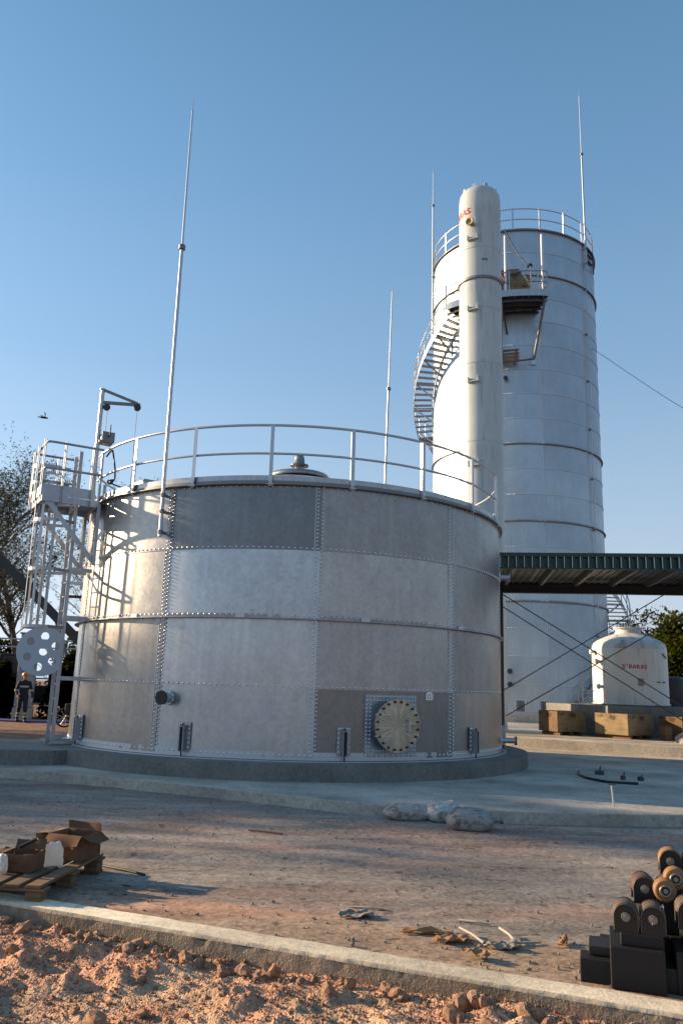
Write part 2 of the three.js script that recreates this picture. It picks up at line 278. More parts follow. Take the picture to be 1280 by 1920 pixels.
{
  // the concrete kerb: uneven cast edge, run from off-frame left to off-frame right
  const L = 9, g = new THREE.BoxGeometry(L, .42, .205, 260, 10, 6), p = g.attributes.position;
  for (let i = 0; i < p.count; i++) {
    const x = p.getX(i), y = p.getY(i), z = p.getZ(i), n = fbm(x / L + .5, .3 + z * .5, 40, 5, 4, 1001) - .5, m = fbm(x / L + .5, y * 1.3 + .4, 90, 8, 3, 1011) - .5;
    const edge = sm(.14, .21, y) * sm(.05, .1025, z), chip = Math.max(0, fbm(x / L + .5, .5, 120, 1, 3, 1021) - .58);
    p.setXYZ(i, x, y + (y > .1 ? .006 * n - edge * (.006 + .07 * chip) : 0), z + (Math.abs(z) > .1 ? .007 * m : 0) - edge * .05 * chip + .012 * (fbm(x / L + .5, .1, 12, 1, 2, 1031) - .5));
  }
  g.computeVertexNormals(); g.rotateY(-Math.atan2(.38, .925));
  const cap = new THREE.BoxGeometry(L, .028, .198, 300, 2, 4), cp = cap.attributes.position;
  for (let i = 0; i < cp.count; i++) { const x = cp.getX(i), y = cp.getY(i), z = cp.getZ(i), top = y > 0 ? 1 : 0, fr = z > .09 ? 1 : 0, bk = z < -.09 ? 1 : 0, e = fbm(x / L + .5, .5, 150, 1, 3, 1041) - .5; cp.setXYZ(i, x, y + top * .006 * (fbm(x / L + .5, z + .5, 50, 6, 3, 1051) - .5) - top * (fr + bk) * .004, z + fr * (.010 * e - .004 * top) - bk * (.018 * (fbm(x / L + .5, .2, 60, 1, 3, 1061) - .5))); }
  cap.computeVertexNormals(); cap.rotateY(-Math.atan2(.38, .925));
  const c = KA.clone().addScaledVector(KD, 2.4).addScaledVector(KN, .1025);
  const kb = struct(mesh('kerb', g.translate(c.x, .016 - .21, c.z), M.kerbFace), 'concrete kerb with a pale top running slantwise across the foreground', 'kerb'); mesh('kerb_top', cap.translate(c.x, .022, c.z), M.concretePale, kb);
}
function slab(name, pts, y0, y1, m, label) {
  const g = extrude(poly(pts.map(([x, z]) => [x, -z])), y1 - y0 - .03, .015).rotateX(-Math.PI / 2).translate(0, y0 + .015, 0);
  return struct(mesh(name, g, m), label, 'concrete slab');
}
{
  const c = new THREE.CatmullRomCurve3([[-18, -15.6], [-9, -14.7], [-5.55, -13.95], [-3.6, -13.2], [-1.2, -12.0], [.54, -11.08], [2.16, -10.83], [3.6, -10.82], [5.2, -11.05], [9, -11.8], [16, -13.2]].map(([x, z]) => V(x, 0, z)));
  const front = c.getPoints(70).map((p) => [p.x, p.z]);
  slab('tank_pad', [...front, [16, -24], [4, -26.5], [-4, -25.5], [-7, -21], [-7.6, -17.6], [-18, -17.2]], -.15, .16, M.concrete, 'low grey concrete pad carrying the wide tank, with a curved front edge');
  slab('silo_pad', [[2.2, -25.0], [4.9, -23.05], [8.65, -20.75], [13, -18.3], [20, -16], [24, -44], [2, -45]], -.1, .42, M.concrete, 'raised concrete slab under the tall silo and the plywood crates');
}
const TC = V(-1.03, .42, -18.34), TR = 4.6;
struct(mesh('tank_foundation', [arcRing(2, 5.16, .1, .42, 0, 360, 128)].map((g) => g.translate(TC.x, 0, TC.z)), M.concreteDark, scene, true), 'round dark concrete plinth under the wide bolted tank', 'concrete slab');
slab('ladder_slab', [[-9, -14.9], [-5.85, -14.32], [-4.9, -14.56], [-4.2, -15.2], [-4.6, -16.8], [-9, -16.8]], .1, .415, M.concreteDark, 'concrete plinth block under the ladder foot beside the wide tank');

// ------------------------------------------------------------------ wide bolted tank
const boltGeo = clean(new THREE.SphereGeometry(.0205, 7, 4, 0, 6.3, 0, Math.PI / 2).rotateX(Math.PI / 2));
const boltAt = (r, deg, y, s = 1) => new THREE.Matrix4().compose(pol(r, deg, y), new THREE.Quaternion().setFromAxisAngle(V(0, 1, 0), deg * R), V(s, s, s));
const seams = []; for (let k = -4; k <= 5; k++) seams.push(8.1 + 34.5 * k); seams.push(8.1 + 34.5 * 5.7);
const CH = 1.176, N = 4;
{
  const t = thing('bolted_steel_tank', 'wide squat galvanised bolted steel tank with a guardrail round its roof', 'tank', [TC.x, TC.y, TC.z]);
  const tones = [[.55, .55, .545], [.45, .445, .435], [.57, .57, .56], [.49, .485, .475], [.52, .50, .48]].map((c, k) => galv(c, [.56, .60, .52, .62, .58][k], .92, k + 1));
  const skyPainted = [galv([.66, .71, .74], .56, .92, 13), galv([.69, .73, .755], .52, .92, 15)], darkPanel = galv([.27, .28, .29], .50, .85, 7), brownPanel = galv([.36, .35, .335], .60, .8, 9);  // bluish pair: mirrored sky put into the panel colour
  const r = rng(5);
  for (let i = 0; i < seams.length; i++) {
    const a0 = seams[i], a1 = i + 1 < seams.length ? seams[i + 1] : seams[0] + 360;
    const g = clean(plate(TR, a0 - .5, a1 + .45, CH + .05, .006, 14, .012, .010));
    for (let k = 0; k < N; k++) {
      let m = i === 3 ? skyPainted[k % 2] : tones[Math.floor(r() * 5)];
      if (i === 3 && k === 3) m = darkPanel; if (i === 4 && k === 0) m = brownPanel; if (i === 4 && k === 3) m = tones[1];  // warmer right-hand panels take mirrored surroundings into their tone
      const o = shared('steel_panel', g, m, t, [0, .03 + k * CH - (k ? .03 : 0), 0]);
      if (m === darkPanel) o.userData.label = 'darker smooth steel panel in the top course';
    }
  }
  const bolts = [];
  for (const a of seams) for (let y = .09; y < N * CH - .02; y += .068) { bolts.push(boltAt(TR + .012, a - 0.33, y), boltAt(TR + .008, a + .75, y + .034)); }
  for (const k of [0, 1, 2, 3]) for (let a = -180; a < 180; a += 1.28) bolts.push(boltAt(TR + .012, a, k * CH + (k ? .035 : .10), 1));
  for (let a = -180; a < 180; a += 1.6) bolts.push(boltAt(TR + .008, a, N * CH - .055, .9));
  instanced('bolts', boltGeo, M.bolt, t, bolts).userData.label = 'rows of small galvanised bolt heads along the panel seams';
  // vertical lap strips, the base angle, the stiffener ring and the rim
  for (const a of seams) shared('seam_lip', clean(arcRing(TR + .006, TR + .022, .06, N * CH - .03, a - .95, a - .80, 360)), M.rail, t);
  mesh('base_angle', [arcRing(TR + .006, TR + .02, .05, .15), arcRing(TR + .006, TR + .13, 0, .014), arcRing(TR + .02, TR + .034, .012, .055)], M.rail, t, true);
  mesh('base_seal', arcRing(TR + .02, TR + .05, -.004, .02), M.rubber, t, true);
  const stiff = mesh('stiffener_ring', [arcRing(TR + .012, TR + .020, 2 * CH - .03, 2 * CH + .055), arcRing(TR + .012, TR + .105, 2 * CH - .03, 2 * CH - .02)], galv([.45, .46, .47], .6, .7, 4), t, true);
  for (let a = -90; a < 90; a += 27) shared('ring_splice', clean(facing(box(.16, .075, .02), a + 1, TR + .03, 2 * CH + .012)), M.rail, stiff);
  mesh('rim_angle', [arcRing(TR + .01, TR + .022, N * CH - .02, N * CH + .055), arcRing(TR + .01, TR + .10, N * CH - .03, N * CH - .018)], M.ringSteel, t, true);
  mesh('roof_skirt', arcRing(TR - .02, TR + .006, N * CH + .03, N * CH + .15), galv([.62, .64, .65], .55, .75, 6), t, true);
  // low conical roof in sectors
  const roofM = galv([.55, .57, .58], .6, .75, 8), yR = N * CH + .14, yA = N * CH + 1.25;
  for (let k = 0; k < 16; k++) { const g = new THREE.CylinderGeometry(.55, TR - .03, yA - yR, 4, 1, true, k * 22.5 * R, 22.2 * R).translate(0, (yA + yR) / 2 + (k % 2 ? .006 : 0), 0); mesh('roof_panel', g, roofM, t); }
  const vent = mesh('roof_vent', new THREE.LatheGeometry([[.0, .17], [.35, .15], [.70, .06], [.74, 0], [.74, -.05], [.70, -.06], [.66, 0], [.2, .03]].map(([x, y]) => new THREE.Vector2(x, y)), 40).translate(0, yA + .05, 0), galv([.5, .5, .48], .6, .7, 2), t);
  mesh('vent_neck', new THREE.LatheGeometry([[.11, .12], [.11, .27], [.15, .28], [.22, .30], [.22, .33], [.13, .35], [.12, .50], [.10, .55], [.05, .59], [0, .60]].map(([x, y]) => new THREE.Vector2(x, y)), 24).translate(0, yA + .05, 0), galv([.42, .42, .40], .6, .7, 2), vent);
  for (const [a, q] of [[-64, .30], [-52, .24]]) mesh('roof_hatch', facing(rbox(.62, .34, .5, 0, 0, 0, .03), a, 3.75, N * CH + .34), galv([.6, .56, .48], .7, .5, 3), t);
  // guardrail
  const postG = clean(mergeGeometries([box(.062, 1.13, .010, 0, 0, .026), box(.010, 1.13, .055, -.03, 0, 0), box(.13, .012, .10, 0, -.54, .02), box(.05, .05, .03, 0, -.47, .03)].map(clean)));
  for (let k = 0; k < 20; k++) { const a = -2.9 + 18 * k; shared('guardrail_post', postG, M.rail, t, pol(TR + .03, a, N * CH + .51).toArray(), [0, a * R, 0]); }
  const from = -62, to = 280;
  const arcPts = (rr, y, a0, a1, n) => Array.from({ length: n + 1 }, (_, i) => pol(rr, mix(a0, a1, i / n), y));
  mesh('top_rail', pipe(arcPts(TR - .005, N * CH + 1.085, from, to, 100), .025, 240, 8), M.rail, t);
  mesh('middle_rail', pipe(arcPts(TR - .005, N * CH + .555, from, to, 100), .022, 240, 8), M.rail, t);
  // anchor chairs at the base
  [-54.5, -18.8, 14.8, 50.9, 86].forEach((a) => {
    const ch = mesh('anchor_chair', facing(mergeGeometries([box(.235, .47, .012, 0, 0, 0), box(.012, .40, .11, -.035, -.03, .06), box(.012, .40, .11, .035, -.03, .06), box(.10, .014, .12, 0, .17, .06)].map(clean)), a, TR + .03, .33), galv([.5, .52, .55], .6, .7, 5), t);
    mesh('anchor_rod', facing(mergeGeometries([cyl(.014, .62, 0, -.06, .07, 8), cyl(.028, .03, 0, .20, .07, 6)].map(clean)), a, TR + .03, .30), M.darkSteel, ch);
    const b = []; for (let i = 0; i < 6; i++) for (const sx of [-.085, .085]) b.push(facing(boltGeo.clone().translate(sx, -.17 + i * .075, .006), a, TR + .03, .33)); b.push(facing(boltGeo.clone().translate(-.04, .21, .006), a, TR + .03, .33), facing(boltGeo.clone().translate(.04, .21, .006), a, TR + .03, .33));
    const q = mesh('bolts', b, M.bolt, ch); q.userData.kind = 'stuff';
  });
  // manhole
  {
    const a = 25.6, pw = 1.02, ph = 1.03, y0 = .60, rp = TR + .018;
    const mp = mesh('manhole_plate', bent(new THREE.BoxGeometry(pw, ph, .010, 16, 1, 1), rp).rotateY(a * R).translate(0, y0, 0), galv([.46, .50, .55], .6, .7, 3), t);
    const b = []; const bb = (x, y, s = 1) => b.push(bent(boltGeo.clone().scale(s, s, s).translate(x, y, .006), rp).rotateY(a * R).translate(0, y0, 0));
    for (let i = 0; i <= 15; i++) for (const d of [-.035, -.10]) { const u = -pw / 2 + .04 + i * (pw - .08) / 15; bb(u, ph / 2 + d); bb(u, -ph / 2 - d); if (Math.abs(u) < pw / 2 - .12) { bb(-pw / 2 - d, u); bb(pw / 2 + d, u); } }
    const q = mesh('bolts', b, M.bolt, mp); q.userData.kind = 'stuff';
    const neck = mesh('manhole_neck', facing(new THREE.LatheGeometry([[.36, 0], [.36, .16], [.435, .165], [.435, .195]].map(([x, y]) => new THREE.Vector2(x, y)), 48).rotateX(Math.PI / 2), a, rp, y0 + .01), galv([.5, .52, .55], .55, .7, 6), t);
    const coverTex = texture(512, (u, v) => { const x = u - .5, y = v - .5, an = Math.atan2(y, x), q = Math.hypot(x, y), k = .76 + .34 * (fbm((an / 6.2832 + .5), q, 90, 4, 3, 1101) - .5) + .16 * (fbm(u, v, 5, 5, 3, 1111) - .5); return [k, k * .97, k * .90]; }, 1);
    const cov = mesh('manhole_cover', facing(new THREE.CylinderGeometry(.44, .44, .026, 56).rotateX(Math.PI / 2), a, rp + .21, y0 + .01), [1].map(() => { const m = mat({ c: [.80, .77, .72], map: coverTex, roughness: .42, metalness: .85 }); return m; })[0], t, true);
    { const p = cov.geometry.attributes.position, uvA = cov.geometry.attributes.uv; for (let i = 0; i < p.count; i++) { const w = V(p.getX(i), p.getY(i), p.getZ(i)).applyAxisAngle(V(0, 1, 0), -a * R); uvA.setXY(i, w.x / .9 + .5, (w.y - y0) / .9 + .5); } }
    for (let k = 0; k < 20; k++) { const an = (k + .5) * 18 * R; shared('cover_bolt', clean(facing(mergeGeometries([clean(new THREE.CylinderGeometry(.021, .021, .03, 6).rotateX(Math.PI / 2)), clean(new THREE.CylinderGeometry(.011, .011, .06, 6).rotateX(Math.PI / 2))]).translate(.395 * Math.cos(an), .395 * Math.sin(an), .025), a, rp + .21, y0 + .01)), M.darkSteel, cov); }
    shared('cover_handle', clean(facing(mergeGeometries([tube(V(.20, -.10, 0), V(.20, -.10, .06), .010), tube(V(.20, .10, 0), V(.20, .10, .06), .010), tube(V(.20, -.11, .06), V(.20, .11, .06), .010)].map(clean)), a, rp + .22, y0 + .01)), M.rail, cov);
    for (const y of [-.17, .18]) shared('hinge_arm', clean(facing(box(.34, .02, .03, -.27, y, 0), a, rp + .225, y0 + .01)), M.rail, cov);
  }
  // nameplate: small house-shaped plate with a few engraved lines
  {
    const pl = mesh('nameplate', facing(extrude(poly([[-.085, -.07], [.085, -.07], [.085, .03], [.04, .07], [-.04, .07], [-.085, .03]]), .004), 35.6, TR + .016, 1.11), M.bolt, t);
    mesh('nameplate_lines', [-.045, -.02, .005, .03].map((y, i) => facing(box(.13 - .03 * (i === 3), .007, .003, 0, y, .006), 35.6, TR + .016, 1.11)), M.ringSteel, pl);
  }
  // flanged nozzles
  const nozzle = (a, y, len, rr, cap, capM) => {
    const n = mesh('nozzle', facing(mergeGeometries([clean(cyl(rr, len, 0, len / 2, 0, 20)), clean(cyl(rr * 1.75, .014, 0, .012, 0, 28)), clean(cyl(rr * 1.6, .022, 0, len - .011, 0, 28))]).rotateX(Math.PI / 2), a, TR + .012, y), M.rail, t);
    if (cap) mesh('blind_flange', facing(cyl(rr * 1.62, .03, 0, len + .016, 0, 28).rotateX(Math.PI / 2), a, TR + .012, y), capM, n);
    const b = []; for (let k = 0; k < 8; k++) b.push(facing(boltGeo.clone().translate(rr * 1.42 * Math.cos(k * .785 + .4), rr * 1.42 * Math.sin(k * .785 + .4), .018), a, TR + .012, y)); const q = mesh('bolts', b, M.bolt, n); q.userData.kind = 'stuff';
  };
  nozzle(-23.4, .955, .20, .072, true, M.black);
  nozzle(78, 3.66, .24, .055, true, M.darkSteel);
  nozzle(80, .22, .30, .055, true, M.darkSteel);
}

// ------------------------------------------------------------------ lightning masts
function mast(label, base, h1, h2, tip, lean, brackets, rr = .032) {
  const t = thing('lightning_mast', label, 'mast', base, 0, 'lightning masts on the tanks'), P = (h) => V(lean[0] * h, h, lean[1] * h);
  mesh('lower_tube', tube(P(0), P(h1), rr, 10, rr * .95), M.rail, t);
  mesh('upper_tube', tube(P(h1), P(h2), rr * .62, 8, rr * .5), M.rail, t);
  mesh('tip', tube(P(h2), P(tip), rr * .34, 6, rr * .1), M.rail, t);
  mesh('joint_collar', tube(P(h1 - .04), P(h1 + .05), rr * 1.9, 10), M.ringSteel, t);
  for (const [h, d] of brackets) { const a = P(h), b = a.clone().add(V(...d)), s = Math.sign(h + .001), o = a.clone().addScaledVector(V(...d), -.35); const k = mesh('bracket', [bar(o, b, .05, .035)], M.ringSteel, t); mesh('clamp', tube(a.clone().add(V(0, -.035, 0)), a.clone().add(V(0, .035, 0)), rr * 1.5, 10), M.ringSteel, k); }
  return t;
}
{
  const q = pol(TR + .16, -27.6), d = pol(-.15, -27.6).toArray();
  mast('tall lightning mast clamped to the sunlit front of the wide tank', [TC.x + q.x, 4.18, TC.z + q.z], 5.7, 8.75, 9.05, [-.002, .003], [[.08, d], [.46, d], [.76, d]], .034);
  const b = pol(TR + .12, 152);
  mast('thin lightning mast rising behind the roof of the wide tank', [TC.x + b.x, 4.6, TC.z + b.z], 5.75, 8.9, 9.2, [.018, 0], [[.1, pol(-.12, 152).toArray()], [.5, pol(-.12, 152).toArray()]], .034);
}
// ------------------------------------------------------------------ caged ladder with its platform
{
  const A = -60, r0 = pol(1, A), tg = V(Math.cos(A * R), 0, -Math.sin(A * R)).negate();     // outwards, and along the wall away from the camera
  const t = thing('ladder_platform', 'galvanised access platform with caged ladder on the left of the wide tank', 'platform', [TC.x, .42, TC.z]);
  const P = (r, s, y) => r0.clone().multiplyScalar(r).addScaledVector(tg, s).add(V(0, y, 0));
  const G = galv([.56, .59, .62], .55, .7, 4), yD = 4.62, n = -.50, f = .62, rI = TR + .05, rO = 5.76;
  // deck
  { const d = []; for (const s of [n, f]) d.push(bar(P(rI, s, yD), P(rO, s, yD), .13, .05)); for (const r of [rI + .05, rO - .02, 5.0]) d.push(bar(P(r, n, yD), P(r, f, yD), .10, .045)); mesh('deck_frame', d, G, t);
    const g = []; for (let s = n + .06; s < f; s += .045) if (s < -.36 || s > .36) g.push(bar(P(rI, s, yD + .06), P(rO, s, yD + .06), .03, .006)); else g.push(bar(P(rI, s, yD + .06), P(5.0, s, yD + .06), .03, .006)); mesh('deck_grating', g, G, t); }
  // toe boards
  mesh('toe_board', bar(P(rI + .12, n - .03, yD + .17), P(rO, n - .03, yD + .17), .20, .008), G, t);
  mesh('toe_board', bar(P(rO + .02, n, yD + .17), P(rO + .02, f, yD + .17), .20, .008), G, t);
  mesh('toe_board', bar(P(rI + .12, f + .03, yD + .17), P(rO, f + .03, yD + .17), .20, .008), G, t);
  // posts and rails
  for (const [r, s] of [[rO + .03, n - .03], [5.40, n - .045], [4.86, n - .045], [rO + .03, f], [rO + .035, .08], [5.3, f + .05]]) mesh('guardrail_post', [bar(P(r, s, yD - .06), P(r, s, yD + 1.16), .065, .010, tg), bar(P(r + .03, s, yD - .06), P(r + .03, s, yD + 1.16), .01, .05, r0)], G, t);
  for (const [nm, h] of [['top_rail', 1.13], ['middle_rail', .60]]) mesh(nm, pipe([P(4.68, n - .01, yD + h), P(5.2, n - .01, yD + h), P(rO - .10, n - .01, yD + h), P(rO, n + .10, yD + h), P(rO, f - .10, yD + h), P(rO - .10, f + .01, yD + h), P(4.9, f + .01, yD + h)], .024, 60, 8), G, t);
  // wall channels and diagonal braces, one frame each side
  for (const s of [n, f]) {
    mesh('wall_channel', [bar(P(rI, s, 3.42), P(rI, s, yD), .10, .012, tg), bar(P(rI + .03, s - .05, 3.42), P(rI + .03, s - .05, yD), .06, .010, r0), bar(P(rI + .03, s + .05, 3.42), P(rI + .03, s + .05, yD), .06, .010, r0)], G, t);
    mesh('diagonal_brace', [bar(P(rO - .10, s, yD - .03), P(rI + .02, s, 3.45), .09, .012), bar(P(rO - .12, s + .045, yD - .07), P(rI, s + .045, 3.41), .012, .08)], G, t);
  }
  // ladder
  const rl = 5.05, w = .23;
  for (const s of [-w, w]) mesh('ladder_rail', bar(P(rl, s, .0), P(rl, s, 5.72), .07, .014, r0), G, t);
  for (let y = .28; y < 5.5; y += .28) mesh('rung', tube(P(rl, -w, y), P(rl, w, y), .013, 7), G, t);
  for (const y of [.04, 1.225, 2.38, 3.32]) for (const s of [-w, w]) mesh('standoff', [bar(P(TR + .02, s, y), P(rl + .02, s, y), .075, .012)], G, t);
  // cage: hoops and upright straps
  const hoop = (y, rr = .36) => { const a = []; for (let k = 0; k <= 14; k++) { const q = -98 + 196 * k / 14; a.push([rl + .37 + rr * Math.cos(q * R), rr * Math.sin(q * R)]); } const g = []; g.push(bar(P(rl, -w, y), P(a[0][0], a[0][1], y), .06, .008), bar(P(rl, w, y), P(a[14][0], a[14][1], y), .06, .008)); for (let k = 0; k < 14; k++) g.push(bar(P(a[k][0], a[k][1], y), P(a[k + 1][0], a[k + 1][1], y), .06, .008, V(0, 1, 0))); return g; };
  for (const y of [2.18, 3.28, 4.25]) mesh('cage_hoop', hoop(y), G, t);
  for (const q of [-85, -45, 0, 45, 85]) { const r = rl + .37 + .355 * Math.cos(q * R), s = .355 * Math.sin(q * R); mesh('cage_strap', bar(P(r, s, 2.15), P(r, s, 4.6), .055, .008, V(0, 0, 0).addScaledVector(r0, -Math.sin(q * R)).addScaledVector(tg, Math.cos(q * R))), G, t); }
  // upper cage standing beside the deck on the far side
  for (const y of [4.95, 5.2, 5.55]) mesh('cage_hoop', hoop(y, .34).map((g) => g.translate(tg.x * .95 - r0.x * .0, 0, tg.z * .95)), G, t);
  for (const q of [-60, 0, 60]) { const r = rl + .37 + .335 * Math.cos(q * R), s = .95 + .335 * Math.sin(q * R); mesh('cage_strap', bar(P(r, s, 4.9), P(r, s, 5.6), .07, .008, V(0, 0, 0).addScaledVector(r0, -Math.sin(q * R)).addScaledVector(tg, Math.cos(q * R))), G, t); }
  // ladder guard: round plate with seven holes and a straight edge, hung on the lower ladder
  {
    const s = new THREE.Shape(), rr = .46, cut = .34, a0 = Math.acos(cut / rr); s.moveTo(cut, rr * Math.sin(a0)); s.absarc(0, 0, rr, a0, Math.PI * 2 - a0, false); s.closePath();
    for (let k = 0; k < 6; k++) { const a = (k * 60 + 22) * R, h = new THREE.Path(); h.absarc(.29 * Math.cos(a) * .92 - .01, .29 * Math.sin(a), .076, 0, 7, true); s.holes.push(h); }
    const h = new THREE.Path(); h.absarc(.02, .0, .076, 0, 7, true); s.holes.push(h);
    const g = extrude(s, .006, .001, 28), c = P(rl + .36, -w - .05, 1.71), bx = r0.clone().negate(), bz = tg.clone().negate();
    g.applyMatrix4(new THREE.Matrix4().makeBasis(bx, V(0, 1, 0), V(0, 0, 0).crossVectors(bx, V(0, 1, 0))).setPosition(c));
    const gp = mesh('guard_plate', g, mat({ c: [.50, .58, .64], roughness: .55, metalness: .35 }), t); gp.userData.label = 'round steel guard plate with seven holes';
    mesh('guard_hanger', [tube(P(rl + .3, -w - .04, 2.1), P(rl + .3, -w - .04, 2.22), .012), tube(P(rl + .48, -w - .04, 2.1), P(rl + .48, -w - .04, 2.22), .012)], G, gp);
  }
  mesh('foot_plate', bar(P(TR + .1, -w, .03), P(rl + .06, -w, .03), .012, .14), G, t);

  // ---- davit hoist standing at the platform's inner corner
  const d = thing('davit_hoist', 'small davit crane with hand winch standing by the tank rim', 'hoist', [TC.x, .42, TC.z]);
  const px = 4.78, ps = n + .16, top = 7.08, top2 = 6.80, tip = P(4.12, ps - .30, 6.80);
  mesh('post', [tube(P(px, ps, yD + .07), P(px, ps, top), .045, 12), cyl(.06, .03, 0, 0, 0, 12).translate(...P(px, ps, top).toArray())], M.rail, d);
  mesh('tie_arm', bar(P(px, ps, top), tip.clone().add(V(0, .02, 0)), .05, .05), M.ringSteel, d);
  const arm = mesh('jib_arm', [bar(P(px, ps, top2), tip.clone().addScaledVector(r0, -.06), .06, .05)], M.ringSteel, d);
  for (const [k, q] of [[0, P(px - .10, ps - .05, top2 - .10)], [1, tip.clone().add(V(0, -.07, 0))]]) mesh('sheave', along(new THREE.CylinderGeometry(.07, .07, .05, 16), q.clone().addScaledVector(tg, -.025), q.clone().addScaledVector(tg, .025)), M.darkSteel, arm);
  const wn = mesh('winch', [along(new THREE.CylinderGeometry(.11, .11, .20, 16), P(px - .17, ps - .1, 6.06), P(px - .17, ps + .1, 6.06)), bar(P(px, ps, 5.95), P(px - .28, ps, 5.95), .05, .22), bar(P(px - .05, ps - .13, 6.05), P(px - .30, ps - .13, 6.05), .22, .012), bar(P(px - .05, ps + .13, 6.05), P(px - .30, ps + .13, 6.05), .22, .012)], M.ringSteel, d);
  mesh('crank', [tube(P(px - .17, ps - .13, 6.06), P(px - .17, ps - .26, 6.06), .012), tube(P(px - .17, ps - .26, 6.06), P(px - .17, ps - .26, 6.28), .012)], M.darkSteel, wn);
  mesh('hoist_cable', [tube(P(px - .12, ps - .04, 6.1), P(px - .12, ps - .04, top2 - .1), .006, 5), tube(tip.clone().add(V(0, -.07, 0)), tip.clone().add(V(0, -1.72, 0)), .006, 5), tube(P(px - .12, ps - .04, top2 - .03), tip.clone().add(V(0, -.02, 0)), .006, 5)], M.darkSteel, d);
  mesh('hook', pipe([tip.clone().add(V(0, -1.70, 0)), tip.clone().add(V(.0, -1.80, 0)), tip.clone().add(V(.05, -1.86, 0)), tip.clone().add(V(.08, -1.80, 0))], .014, 14, 6), M.darkSteel, d);
  // ---- rope tied round the rail beside the davit
  const rp = [P(4.62, n - .02, 5.62), P(4.55, n - .16, 5.74), P(4.48, n - .06, 5.60), P(4.46, n - .16, 5.35), P(4.44, n - .12, 5.18), P(4.50, n - .08, 5.06), P(4.58, n - .10, 5.10), P(4.46, n - .14, 5.14), P(4.54, n - .2, 5.07), P(4.44, n - .10, 5.05), P(4.30, n - .25, 4.98), P(4.10, n - .5, 4.90)];
  const ro = mesh('rope', pipe(rp, .017, 90, 6).translate(TC.x, .42, TC.z), M.black); tag(ro, 'black rope knotted to the guardrail next to the davit hoist', 'rope');
}

